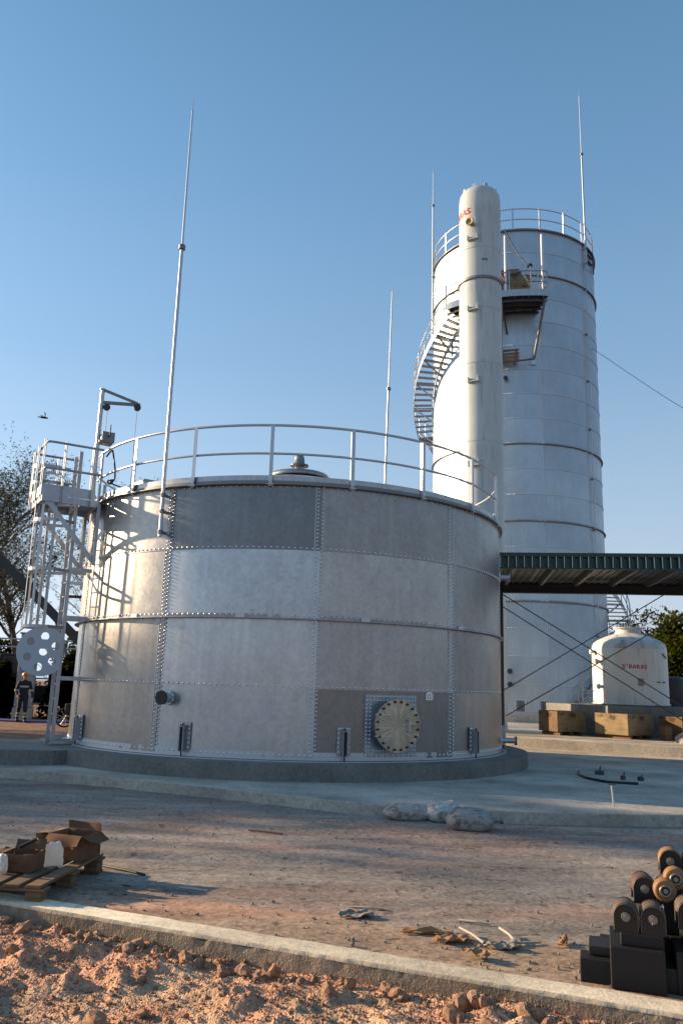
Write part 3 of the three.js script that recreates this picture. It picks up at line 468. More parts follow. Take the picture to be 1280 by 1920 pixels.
// ------------------------------------------------------------------ tall silo
const SC = V(8.65, .75, -38.73), SR = 4.084, SH = 1.19, SN = 19;
struct(mesh('silo_foundation', arcRing(2, 4.75, .35, .75, 0, 360, 96).translate(SC.x, 0, SC.z), M.concrete, scene, true), 'round concrete plinth under the tall silo', 'concrete slab');
{
  const t = thing('bolted_steel_silo', 'tall pale bolted steel silo with a guardrail round its top', 'silo', [SC.x, SC.y, SC.z]);
  const tones = [[.58, .69, .765], [.555, .665, .745], [.595, .70, .77], [.565, .675, .755]].map((c, k) => galv(c, [.74, .78, .70, .80][k], .72, k + 11, paleTex));
  const g = clean(plate(SR, -.4, 36.4, SH + .05, .006, 12, .010, .013)), r = rng(9);
  for (let k = 0; k < SN; k++) for (let i = 0; i < 10; i++) shared('steel_panel', g, tones[Math.floor(r() * 4)], t, [0, k * SH, 0], [0, (5 + 36 * i) * R, 0]);
  const b = [], bg = clean(new THREE.SphereGeometry(.028, 5, 3, 0, 6.3, 0, Math.PI / 2).rotateX(Math.PI / 2));
  for (let k = 0; k < SN; k++) for (let a = -100; a < 92; a += 1.6) b.push(boltAt(SR + .014, a, k * SH + (k ? .03 : .1)));
  for (let i = 0; i < 10; i++) { const a = 5 + 36 * i, w = a > 180 ? a - 360 : a; if (w < -110 || w > 100) continue; for (let y = .1; y < SN * SH; y += .085) b.push(boltAt(SR + .014, a - .2, y), boltAt(SR + .012, a + 1.0, y + .04)); }
  instanced('bolts', bg, M.bolt, t, b).userData.label = 'rows of small bolt heads along the silo seams';
  for (const k of [4, 7, 10, 17]) mesh('stiffener_ring', [arcRing(SR + .012, SR + .022, k * SH - .04, k * SH + .06), arcRing(SR + .012, SR + .10, k * SH - .04, k * SH - .025)], M.ringSteel, t, true);
  mesh('rim_angle', [arcRing(SR + .012, SR + .03, SN * SH - .03, SN * SH + .08), arcRing(SR + .012, SR + .12, SN * SH - .05, SN * SH - .03)], M.ringSteel, t, true);
  mesh('base_angle', [arcRing(SR + .008, SR + .022, .03, .14), arcRing(SR + .008, SR + .12, 0, .014)], M.rail, t, true);
  mesh('roof', new THREE.CylinderGeometry(.3, SR - .01, .9, 40, 1).translate(0, SN * SH + .45, 0), galv([.5, .52, .53], .6, .7, 8), t);
  const postG = clean(mergeGeometries([box(.07, 1.26, .012), box(.012, 1.26, .06, -.03, 0, 0), box(.14, .012, .12, 0, -.58, .02)].map(clean)));
  for (let k = 0; k < 20; k++) { const a = 6.4 + 18 * k; shared('guardrail_post', postG, M.rail, t, pol(SR + .03, a, SN * SH + .55).toArray(), [0, a * R, 0]); }
  for (const [nm, h] of [['top_rail', 1.14], ['middle_rail', .58]]) mesh(nm, new THREE.TorusGeometry(SR + .0, .027, 6, 120).rotateX(Math.PI / 2).translate(0, SN * SH + h, 0), M.rail, t);
  for (const a of [-12, 2, 24]) { const ch = mesh('anchor_chair', facing(mergeGeometries([box(.34, .46, .014), box(.014, .34, .12, -.05, 0, .06), box(.014, .34, .12, .05, 0, .06)].map(clean)), a, SR + .03, .32), M.ringSteel, t); mesh('anchor_frame', facing(mergeGeometries([box(.40, .02, .02, 0, .25, 0), box(.40, .02, .02, 0, -.25, 0), box(.02, .52, .02, -.20, 0, 0), box(.02, .52, .02, .20, 0, 0)].map(clean)), a, SR + .035, .32), M.bolt, ch); }
  for (const y of [1.2, 1.75, 15.0]) mesh('nozzle', facing(mergeGeometries([clean(cyl(.06, .25, 0, .12, 0, 12)), clean(cyl(.11, .03, 0, .24, 0, 16))]).rotateX(Math.PI / 2), -17.5, SR, y), M.darkSteel, t);
  // down conductor with its clips
  const dc = mesh('down_conductor', tube(pol(SR + .10, 44, .2), pol(SR + .10, 44, SN * SH + .2), .022, 6), M.rail, t);
  for (let y = 1; y < 22; y += 2.4) mesh('clip', facing(box(.07, .08, .12), 44, SR + .06, y), M.ringSteel, dc);
  const k3 = mesh('cable_tray', [facing(box(.10, 1.1, .06), 60, SR + .09, SN * SH - .55), ...[.0, .35, .7].map((y) => facing(box(.55, .05, .10), 52, SR + .09, SN * SH - .1 - y))], M.darkSteel, t);

  // ---- helical stair winding round the silo
  const st = thing('spiral_stair', 'galvanised stair winding round the tall silo', 'stair', [SC.x, SC.y, SC.z]);
  const key = [[-48, 18.5], [-115, 14.0], [-128, 14.0], [-205, 8.85], [-217, 8.85], [-338, .25]];
  const H = (a) => { for (let i = 0; i < key.length - 1; i++) if (a <= key[i][0] && a >= key[i + 1][0]) return mix(key[i][1], key[i + 1][1], (key[i][0] - a) / (key[i][0] - key[i + 1][0])); return a > -48 ? 18.5 : .25; };
  const ri = SR + .10, ro = SR + 1.02, GS = galv([.58, .60, .62], .55, .65, 5);
  const tg = clean(new THREE.BoxGeometry(ro - ri - .04, .035, .25).translate((ri + ro) / 2, 0, 0).rotateY(-Math.PI / 2));
  for (let i = 0; i < key.length - 1; i++) {
    const [a0, h0] = key[i], [a1, h1] = key[i + 1];
    if (h0 - h1 < .01) { mesh('landing', arcRing(ri, ro, h0 - .05, h0, a1, a0, 200), GS, st, true); continue; }
    const n = Math.round((h0 - h1) / .205); for (let k = 1; k < n; k++) { const a = mix(a0, a1, k / n), seen = a > -135 || a < -255; if (seen) shared('tread', tg, GS, st, [0, mix(h0, h1, k / n), 0], [0, a * R, 0]); }
  }
  const helix = (r, dy, a0 = -48, a1 = -338, n = 150) => Array.from({ length: n + 1 }, (_, i) => { const a = mix(a0, a1, i / n); return pol(r, a, H(a) + dy); });
  const ribbon = (r, w, dy) => { const p = helix(r, dy), g = []; for (let i = 0; i < p.length - 1; i++) g.push(bar(p[i], p[i + 1], w, .012, V(0, 1, 0))); return g; };
  mesh('outer_stringer', ribbon(ro, .24, -.04), GS, st); mesh('inner_stringer', ribbon(ri, .24, -.04), GS, st);
  mesh('handrail', pipe(helix(ro, 1.05), .024, 300, 6), GS, st); mesh('middle_rail', pipe(helix(ro, .55), .020, 300, 6), GS, st);
  for (let a = -52; a > -338; a -= 9) mesh('stair_post', tube(pol(ro, a, H(a) - .05), pol(ro, a, H(a) + 1.06), .020, 6), GS, st);
  for (let a = -58; a > -336; a -= 13) mesh('stair_bracket', [bar(pol(SR, a, H(a) - .9), pol(ro, a, H(a) - .12), .06, .06), bar(pol(SR, a, H(a) - .14), pol(ro, a, H(a) - .14), .06, .06), bar(pol(SR + .02, a, H(a) - 1.0), pol(SR + .02, a, H(a) - .1), .08, .03)], GS, st);

  // ---- work platform high on the front of the silo
  const wp = thing('work_platform', 'bracketed work platform high on the front of the silo', 'platform', [SC.x, SC.y, SC.z]);
  const yP = 18.5, rP = SR + 1.50;
  mesh('deck', arcRing(SR + .06, rP, yP - .05, yP, -46, 3.5, 200), M.darkSteel, wp, true);
  mesh('edge_channel', arcRing(rP, rP + .03, yP - .10, yP + .22, -46, 3.5, 200), galv([.6, .64, .68], .5, .6, 2), wp, true);
  mesh('end_plate', facing(box(.03, .32, 1.44), 3.8, SR + .78, yP + .06), GS, wp);
  const rd = rng(31);
  for (let a = -44; a < 4; a += 6.5) mesh('deck_joist', [bar(pol(SR + .05, a, yP - .14), pol(rP, a, yP - .14), .16, .06)], M.darkSteel, wp);
  for (let k = 0; k < 4; k++) mesh('deck_bearer', arcRing(SR + .15 + k * .4, SR + .21 + k * .4, yP - .32, yP - .22, -46, 3.5, 120), M.darkSteel, wp, true);
  for (const a of [-36, -17.5, 2.5]) {
    mesh('strut', [bar(pol(rP - .05, a, yP - .2), pol(SR + .03, a - 2.6, yP - 2.65), .09, .09)], a > 0 ? M.ringSteel : M.wood, wp);
    mesh('strut_shoe', facing(box(.26, .26, .10), a - 2.6, SR + .05, yP - 2.7), M.rail, wp);
    mesh('knee_brace', bar(pol(rP - .15, a, yP - .2), pol(SR + .03, a + 1, yP - 1.25), .07, .07), M.darkSteel, wp);
  }
  for (const a of [-46, -34, -23, -14, -4, 3.2]) mesh('guardrail_post', bar(pol(rP, a, yP), pol(rP, a, yP + 1.15), .06, .05), GS, wp);
  for (const r of [SR + .9, SR + .4]) mesh('guardrail_post', bar(pol(r, 4.0, yP), pol(r, 4.0, yP + 1.15), .06, .05), GS, wp);
  for (const h of [.6, 1.13]) { mesh('rail', pipe([...Array.from({ length: 14 }, (_, i) => pol(rP, mix(-46, 3.4, i / 13), yP + h)), pol(rP - .2, 4.1, yP + h), pol(SR + .4, 4.1, yP + h)], .026, 60, 6), M.ringSteel, wp); }
  for (const a of [-15.6, 1.6]) mesh('tall_post', tube(pol(rP - .06, a, yP), pol(rP - .06, a, yP + 3.0), .06, 8), mat({ c: [.72, .73, .74], roughness: .4, metalness: .3 }), wp);
  for (const [a, b] of [[.6, -4.5], [-7.5, -4.5]]) mesh('cross_brace', bar(pol(rP - .1, a, yP + 1.05), pol(rP - .1, b, yP + .5), .06, .04), GS, wp);

  const bp = mesh('plywood_sheet', [facing(box(.98, 1.05, .03, 0, 0, 0, 0, -.08), -8.8, rP - .35, yP + .56)].map((g) => g.translate(SC.x, SC.y, SC.z)), M.ply); tag(bp, 'plywood sheet leaning behind the rail of the silo work platform', 'board');
  const pk = thing('timber_stack', 'stacked dark timber pieces on the silo work platform', 'timber', [SC.x, SC.y, SC.z]);
  for (let k = 0; k < 6; k++) mesh('timber', facing(box(1.3, .09, .10, rd() * .2, 0, 0, (rd() - .5) * .3), -17.5, SR + .55 + .08 * (k % 2), yP + 1.05 + .12 * k), k % 3 ? M.wood : M.darkSteel, pk);
  mesh('timber_prop', [facing(box(.08, 1.2, .08, -.4, 0, 0), -17.5, SR + .55, yP + .5), facing(box(.08, 1.2, .08, .4, 0, 0), -17.5, SR + .55, yP + .5)], M.wood, pk);
  for (let k = 0; k < 9; k++) { }
  const dl = thing('slatted_pallet', 'small slatted timber frame hooked on the silo wall beneath the platform', 'pallet', [SC.x, SC.y, SC.z]);
  for (let k = 0; k < 4; k++) mesh('slat', facing(box(1.5, .09, .04), -19, SR + .32, 15.78 + k * .17), M.plyBrown, dl);
  for (const x of [-.6, .0, .62]) mesh('upright', facing(box(.08, .62, .05, x, 0, 0), -19, SR + .27, 16.03), M.plyBrown, dl);
  mesh('support_arm', facing(mergeGeometries([box(.06, .06, .34, -.5, 0, -.16), box(.06, .06, .34, .5, 0, -.16), box(2.1, .06, .08, .3, -.04, .08, 0, 0, .03)].map(clean)), -19, SR + .30, 15.74), M.plyBrown, dl);
  const rope = mesh('rope', [pipe([pol(SR + .2, -16.8, 22.6), pol(SR + .5, -14, 21.9), pol(SR + .8, -10, 21.0), pol(rP - .3, -5.6, 20.1), pol(rP - .2, -5.2, 19.9)], .03, 30, 5).translate(SC.x, SC.y, SC.z), pipe([pol(rP - .2, -5.2, 19.9), pol(rP - .15, -4, 20.05), pol(rP - .2, -3, 19.95)], .05, 12, 5).translate(SC.x, SC.y, SC.z)], M.black); tag(rope, 'dark rope hanging from the silo rim to the work platform', 'rope');
  const rw = mesh('red_hose', pipe([pol(SR + .6, -26, 19.6), pol(rP, -20, 19.7), pol(rP + .05, -17, 19.4), pol(rP - .1, -15.4, 18.9)], .03, 24, 5).translate(SC.x, SC.y, SC.z), mat({ c: [.45, .09, .08], roughness: .6 })); tag(rw, 'thin red hose looped over the work platform rail', 'hose');

  // ---- masts on the silo
  const a = pol(SR + .14, -88), c = pol(SR + .14, 45);
  mast('lightning mast on the left rim of the tall silo', [SC.x + a.x, 19.5, SC.z + a.z], 7.6, 9.6, 9.9, [0, 0], [[.2, pol(-.14, -88).toArray()], [3.4, pol(-.14, -88).toArray()]], .045);
  mast('lightning mast on the right rim of the tall silo', [SC.x + c.x, 22.0, SC.z + c.z], 6.4, 9.8, 10.2, [-.004, 0], [[.3, pol(-.14, 45).toArray()], [1.1, pol(-.14, 45).toArray()]], .045);
}
{
  const w = mesh('guy_wire', pipe([V(11.9, 18.2, -36.4), V(14.2, 14.6, -33.5), V(17.0, 10.6, -30)], .012, 30, 5), M.darkSteel); tag(w, 'thin guy wire running down to the right from the silo', 'wire');
}

// ------------------------------------------------------------------ white scrubber column
{
  const t = thing('scrubber_column', 'slender white fibreglass column standing in front of the silo', 'column', [4.72, .42, -26.28]), r = .745;
  const L = (p) => new THREE.LatheGeometry(p.map(([x, y]) => new THREE.Vector2(x, y)), 56);
  mesh('shell', L([[r + .02, 0], [r + .02, .1], [r, .11], [r, 15.35], [r, 18.50]]), M.frp, t);
  mesh('domed_head', L([[r, 18.50], [r - .004, 18.74], [r - .03, 18.90], [r - .09, 19.02], [r - .20, 19.09], [r - .42, 19.13], [.14, 19.15], [0, 19.15]]), M.frp, t);
  mesh('joint_flange', [arcRing(r - .002, r + .055, 15.33, 15.42, 0, 360, 56)], M.ringSteel, t, true);
  for (const y of [3.6, 6.5, 9.4, 12.2, 14.25, 16.55]) mesh('lap_band', arcRing(r - .002, r + .011, y, y + .12, 0, 360, 56), M.frp, t, true);
  for (const a of [-75, -28, 12, 60, 150]) mesh('lifting_lug', facing(mergeGeometries([box(.14, .20, .025, 0, 0, 0), box(.03, .16, .10, 0, -.03, -.04)].map(clean)), a, r - .14, 19.06), M.frp, t);
  mesh('top_nozzle', cyl(.16, .14, 0, 19.16, 0, 20), M.ringSteel, t);
  const nz = mesh('side_nozzle', facing(clean(new THREE.LatheGeometry([[.085, -.02], [.085, .20], [.15, .205], [.15, .245], [.085, .245], [.085, .06], [0, .06]].map(([x, y]) => new THREE.Vector2(x, y)), 24).rotateX(Math.PI / 2)), -32, r, 17.45), mat({ c: [.42, .34, .20], roughness: .6 }), t);
  for (const y of [16.9, 14.2, 11.55, 8.6]) mesh('support_clip', facing(mergeGeometries([box(.40, .03, .12, .05, -.06, .06), box(.03, .20, .13, -.14, 0, .06), box(.03, .20, .10, .2, .02, .05)].map(clean)), -31, r, y), M.frp, t);
  mesh('name_plate', facing(box(.22, .07, .012), 2, r + .006, 16.05), M.ringSteel, t);
  const tx = new TextGeometry('STRARAS', { font, size: .235, depth: .004, curveSegments: 3 }); tx.computeBoundingBox(); tx.translate(-tx.boundingBox.max.x, 0, 0); mesh('lettering', bent(tx, r + .004).rotateY(-37 * R).translate(0, 17.92, 0), M.red, t);
}

// ------------------------------------------------------------------ white storage tank on its block
struct(mesh('tank_block', rbox(6.4, .92, 3.4, 10.6, .87, -26.9, .02, .30), M.concreteDark), 'dark concrete block carrying the small white tank', 'concrete slab');
{
  const frpTank = M.frp.clone(); frpTank.color.setRGB(.84, .87, .88);
  const t = thing('white_storage_tank', 'squat white domed tank with red lettering on a concrete block', 'tank', [9.47, 1.335, -26.35]), r = 1.155;
  const L = (p) => new THREE.LatheGeometry(p.map(([x, y]) => new THREE.Vector2(x, y)), 64);
  mesh('shell', L([[0, 0], [r + .03, 0], [r + .03, .06], [r, .08], [r, 1.75]]), frpTank, t);
  mesh('domed_head', L([[r, 1.75], [r - .012, 1.84], [r - .06, 1.95], [r - .20, 2.06], [r - .5, 2.19], [.42, 2.27]]), M.frpStain, t);
  mesh('manway_neck', [L([[.42, 2.25], [.38, 2.36], [.38, 2.42], [.46, 2.43], [.46, 2.47], [0, 2.48]])], M.frpStain, t);
  const a0 = -19.8;
  for (const [ch, x, y, s] of [['S', -.44, 0, .125], ['T', -.325, .055, .085], ['R', -.25, 0, .125], ['A', -.135, 0, .125], ['R', -.02, 0, .125], ['A', .10, 0, .125], ['S', .22, 0, .125]]) mesh('letter', bent(new TextGeometry(ch, { font, size: s, depth: .004, curveSegments: 3 }).scale(1.05, 1, 1).translate(x, y, 0), r + .003).rotateY((a0 + 11) * R).translate(0, 1.13, 0), M.red, t);
  const lb = mesh('data_plate', bent(new THREE.BoxGeometry(.20, .24, .006, 5, 1, 1), r + .006).rotateY((a0 + 16) * R).translate(0, .72, 0), mat({ c: [.34, .35, .35], roughness: .5, metalness: .4 }), t);
  mesh('plate_print', [-.07, -.03, .01, .05, .08].map((y, i) => bent(new THREE.BoxGeometry(.15 - .03 * (i % 3), .014, .003, 4, 1, 1).translate(-.005 * i, y, .005), r + .006).rotateY((a0 + 16) * R).translate(0, .72, 0)), M.darkSteel, lb);
  for (const a of [26, 38]) mesh('lug', facing(box(.10, .035, .05), a, r + .015, .74), M.darkSteel, t);
  for (const [a, y] of [[-84, 1.66], [-70, 1.35], [-66, .56]]) mesh('nozzle', facing(mergeGeometries([clean(cyl(.05, .16, 0, .08, 0, 12)), clean(cyl(.085, .03, 0, .15, 0, 16))]).rotateX(Math.PI / 2), a, r - .01, y), M.frp, t);
  mesh('nozzle', facing(box(.24, .05, .05, 0, 0, 0, 0, 0, -.5), 44, r + .01, 1.55), M.ringSteel, t);
  mesh('lifting_lug', facing(box(.22, .035, .03, 0, 0, 0, 0, 0, .18), -48, .86, 2.15), M.frpStain, t);
}
{
  const t = thing('step_rail', 'small galvanised handrail on the block beside the white tank', 'handrail', [7.72, 1.33, -25.75], .25);
  mesh('sloping_rail', pipe([V(-.42, 0, 0), V(-.42, .30, 0), V(-.30, .46, 0), V(.30, .92, 0)], .028, 24, 7), M.rail, t);
  for (const x of [-.12, .0]) mesh('upright', tube(V(x, 0, .02), V(x, .60, .02), .026, 7), M.rail, t);
  mesh('brace', [tube(V(-.3, .05, 0), V(.3, .46, 0), .018, 6), tube(V(-.3, .10, 0), V(.42, .10, 0), .018, 6), tube(V(-.1, .42, 0), V(.45, .42, 0), .02, 6)], M.rail, t);
}

// ------------------------------------------------------------------ open shed with green fascia
{
  const t = thing('open_shed', 'open steel canopy with a green ribbed fascia between the two tanks', 'canopy', [4.1, 0, -20], -8 * R);
  const x0 = -.9, x1 = 12, y0 = 4.69, y1 = 5.06;
  mesh('fascia_backing', box(x1 - x0, y1 - y0 - .07, .02, (x0 + x1) / 2, (y0 + y1) / 2 - .03, -.03), M.green, t);
  mesh('fascia_cap', box(x1 - x0, .10, .14, (x0 + x1) / 2, y1 - .03, .0), M.green, t);
  mesh('fascia_foot', box(x1 - x0, .03, .08, (x0 + x1) / 2, y0, -.005), M.green, t);
  const rib = clean(extrude(poly([[-.055, 0], [.055, 0], [.03, .05], [-.03, .05]]), y1 - y0 - .08).rotateX(-Math.PI / 2)), lip = clean(box(.020, y1 - y0 - .09, .016));
  for (let x = x0 + .1; x < 9; x += .195) { const o = shared('rib', uvBox(rib.clone()), M.green, t, [x, y0 + .01, .03]); shared('painted_sun_edge', lip, M.ribSunPaint, o, [-.034, (y1 - y0 - .08) / 2, .048]); }  // pale strip on each rib paints its sunlit left edge
  for (let x = x0; x < 9.5; x += 1.0) mesh('roof_sheet', [box(.985, .02, 4.6, x + .5, 4.95, -2.35), ...[0, .2, .4, .6, .8].map((q) => box(.05, .03, 4.6, x + .1 + q, 4.93, -2.35))], M.sheet, t);
  for (let x = .35; x < 9.5; x += 1.02) mesh('rafter', box(.08, .15, 4.2, x, 4.84, -2.2), M.ringSteel, t);
  mesh('main_beam', [box(x1 - x0, .02, .20, (x0 + x1) / 2, 4.56, -4.1), box(x1 - x0, .02, .20, (x0 + x1) / 2, 4.78, -4.1), box(x1 - x0, .22, .02, (x0 + x1) / 2, 4.67, -4.1)], M.darkSteel, t);
  const rear = mesh('rear_wall_beam', box(x1 - x0, .25, .05, (x0 + x1) / 2, 4.9, -4.6), M.darkSteel, t);
  for (const x of [.17, 6.9, 11.8]) mesh('column', [box(.16, 4.5, .02, x, 2.3, -4.0), box(.16, 4.5, .02, x, 2.3, -4.2), box(.02, 4.5, .2, x, 2.3, -4.1)], M.darkSteel, t);
  const rods = [[V(4.85, 4.52, -24.0), V(12.0, 0, -23.1)], [V(4.85, 4.19, -24.1), V(11.8, -.25, -23.2)], [V(4.9, 1.67, -24.1), V(11.6, 5.85, -23.2)], [V(4.95, .96, -24.0), V(12.4, 5.42, -23.1)]];
  for (const [a, b] of rods) { const q = (p) => p.clone().sub(V(4.1, 0, -20)).applyAxisAngle(V(0, 1, 0), 8 * R); const A = q(a), B = q(b); A.z = B.z = -4.0 + (a.z > -24.05 ? .06 : -.16); mesh('bracing_rod', tube(A, B, .017, 6), M.darkSteel, t); }
}

// ------------------------------------------------------------------ plywood crates in front of the block
function crate(label, x, z, w, h, d, turn, m, m2) {
  const t = thing('plywood_crate', label, 'crate', [x, .425, z], turn, 'plywood crates on the silo slab');
  for (const sx of [-.36, 0, .36]) mesh('skid', box(.10, .09, d * .98, sx * w, .045, 0), M.plyBrown, t);
  mesh('front_board', box(w, h - .1, .02, 0, .1 + (h - .1) / 2, d / 2), m, t); mesh('back_board', box(w, h - .1, .02, 0, .1 + (h - .1) / 2, -d / 2), m, t);
  for (const s of [-1, 1]) mesh('side_board', box(.02, h - .105, d - .03, s * (w / 2 - .012), .1 + (h - .1) / 2, 0), m2, t);
  mesh('lid', box(w - .03, .02, d - .03, 0, h - .02, 0), m, t);
  return t;
}
crate('pale plywood crate left of the others below the concrete block', 6.92, -25.2, 1.08, .70, .85, .42, M.ply, M.plyBrown);
crate('long plywood crate in the middle of the crates below the white tank', 8.52, -24.35, 1.25, .70, 1.10, .62, M.ply, M.ply);
crate('plywood crate at the right end of the crates below the white tank', 9.98, -24.0, .75, .66, .75, .55, M.ply, M.plyBrown);
{
  const t = thing('timber_post_block', 'short dark timber block standing at the end of the crates', 'block', [9.42, .425, -23.55], .4);
  mesh('block', rbox(.26, .40, .24, 0, .2, 0, .02), M.plyBrown, t); mesh('strap', box(.27, .03, .25, 0, .28, 0), M.wood, t);
}
// ------------------------------------------------------------------ trees and shrubs
const barkM = mat({ c: [.085, .075, .065], roughness: .95 });
const leafM = new THREE.MeshPhysicalMaterial({ color: 0xffffff, roughness: .85, transmission: .5, thickness: 0, vertexColors: true, side: THREE.DoubleSide });
function leafMesh(name, spots, size, tint, seed, parent) {
  const r = rng(seed), pos = [], col = [], nor = [];
  for (const p of spots) {
    const s = size * (.6 + .8 * r()), a = V(r() - .5, r() - .5, r() - .5).normalize(), b = V(r() - .5, r() - .5, r() - .5).cross(a).normalize(), n = a.clone().cross(b), c = tint(r(), p);
    const q = [p.clone().addScaledVector(a, -s), p.clone().addScaledVector(b, .5 * s), p.clone().addScaledVector(a, s), p.clone().addScaledVector(b, -.5 * s)];
    for (const i of [0, 1, 2, 0, 2, 3]) { pos.push(q[i].x, q[i].y, q[i].z); nor.push(n.x, n.y, n.z); col.push(...c); }
  }
  const g = new THREE.BufferGeometry(); g.setAttribute('position', new THREE.Float32BufferAttribute(pos, 3)); g.setAttribute('normal', new THREE.Float32BufferAttribute(nor, 3)); g.setAttribute('color', new THREE.Float32BufferAttribute(col, 3));
  const o = new THREE.Mesh(g, leafM); o.castShadow = o.receiveShadow = true; o.name = name; parent.add(o); return o;
}
function limbs(seed, H, spread, depth, kids) {                       // returns wood geometry pieces and twig tips
  const r = rng(seed), trunk = [], boughs = [], tips = [];
  const ring = (pts, rad, sides, out) => {
    const P = [], I = [], Nn = [];
    pts.forEach((p, i) => { const d = pts[Math.min(i + 1, pts.length - 1)].clone().sub(pts[Math.max(0, i - 1)]).normalize(), x = (Math.abs(d.y) < .9 ? V(0, 1, 0) : V(1, 0, 0)).cross(d).normalize(), z = d.clone().cross(x); for (let k = 0; k < sides; k++) { const a = k / sides * 6.2832, n = x.clone().multiplyScalar(Math.cos(a)).addScaledVector(z, Math.sin(a)); P.push(p.x + n.x * rad[i], p.y + n.y * rad[i], p.z + n.z * rad[i]); Nn.push(n.x, n.y, n.z); } });
    for (let i = 0; i < pts.length - 1; i++) for (let k = 0; k < sides; k++) { const a = i * sides + k, b = i * sides + (k + 1) % sides; I.push(a, b, b + sides, a, b + sides, a + sides); }
    const g = new THREE.BufferGeometry(); g.setAttribute('position', new THREE.Float32BufferAttribute(P, 3)); g.setAttribute('normal', new THREE.Float32BufferAttribute(Nn, 3)); g.setIndex(I); out.push(g.toNonIndexed());
  };
  const grow = (p, d, len, rad, k) => {
    const n = k < 2 ? 6 : 4, pts = [p.clone()], rr = [rad]; let q = p.clone(), v = d.clone();
    for (let i = 1; i <= n; i++) { v.add(V((r() - .5) * .32, (r() - .35) * .20, (r() - .5) * .32)).normalize(); q = q.clone().addScaledVector(v, len / n); pts.push(q); rr.push(rad * (1 - .62 * i / n)); }
    ring(pts, rr, k < 1 ? 9 : k < 2 ? 6 : k < 3 ? 4 : 3, k < 1 ? trunk : boughs);
    if (k >= depth) { tips.push(...pts.slice(1)); return; }
    const m = kids[k];
    for (let i = 0; i < m; i++) {
      const f = k < 1 ? .28 + .72 * (i + r()) / m : .25 + .75 * (i + r() * .8) / m, j = Math.min(n - 1, Math.floor(f * n)), b = pts[j].clone().lerp(pts[j + 1], f * n - j);
      const az = i * 2.4 + r() * 1.2 + k, side = V(Math.cos(az), 0, Math.sin(az)), nd = v.clone().multiplyScalar(k < 1 ? .75 : .62).addScaledVector(side, spread * (.55 + .6 * r())).add(V(0, .22 * r(), 0)).normalize();
      grow(b, nd, len * (k < 1 ? .50 : .56) * (.75 + .5 * r()) * (1 - .25 * f * (k < 1)), rad * (1 - .6 * f) * .52, k + 1);
    }
  };
  grow(V(0, -.2, 0), V((r() - .5) * .1, 1, (r() - .5) * .1).normalize(), H * .72, H * .018, 0);
  return { trunk, boughs, tips };
}
function tree(name, label, pos, seed, o) {
  const t = thing(name, label, 'tree', pos, 0, o.group), w = limbs(seed, o.H, o.spread, o.depth ?? 4, o.kids ?? [9, 6, 5, 3]);
  const put = (n, gs) => { const x = new THREE.Mesh(mergeGeometries(gs), barkM); x.castShadow = x.receiveShadow = true; x.name = n; t.add(x); };
  put('trunk', w.trunk); put('branches', w.boughs);
  const r = rng(seed + 5), spots = []; const want = o.leaves; for (let i = 0; i < want; i++) { const p = w.tips[Math.floor(r() * w.tips.length)]; spots.push(p.clone().add(V(r() - .5, r() - .5, r() - .5).multiplyScalar(o.puff))); }
  leafMesh('crown', spots, o.size, o.tint, seed + 9, t); return t;
}
const sparse = (k) => k < .5 ? [.15, .16, .11] : k < .8 ? [.11, .16, .05] : [.22, .22, .17];
const green = (k) => k < .4 ? [.15, .24, .045] : k < .8 ? [.24, .31, .055] : [.34, .36, .08];
const dark = (k) => k < .6 ? [.05, .08, .026] : [.075, .105, .035];
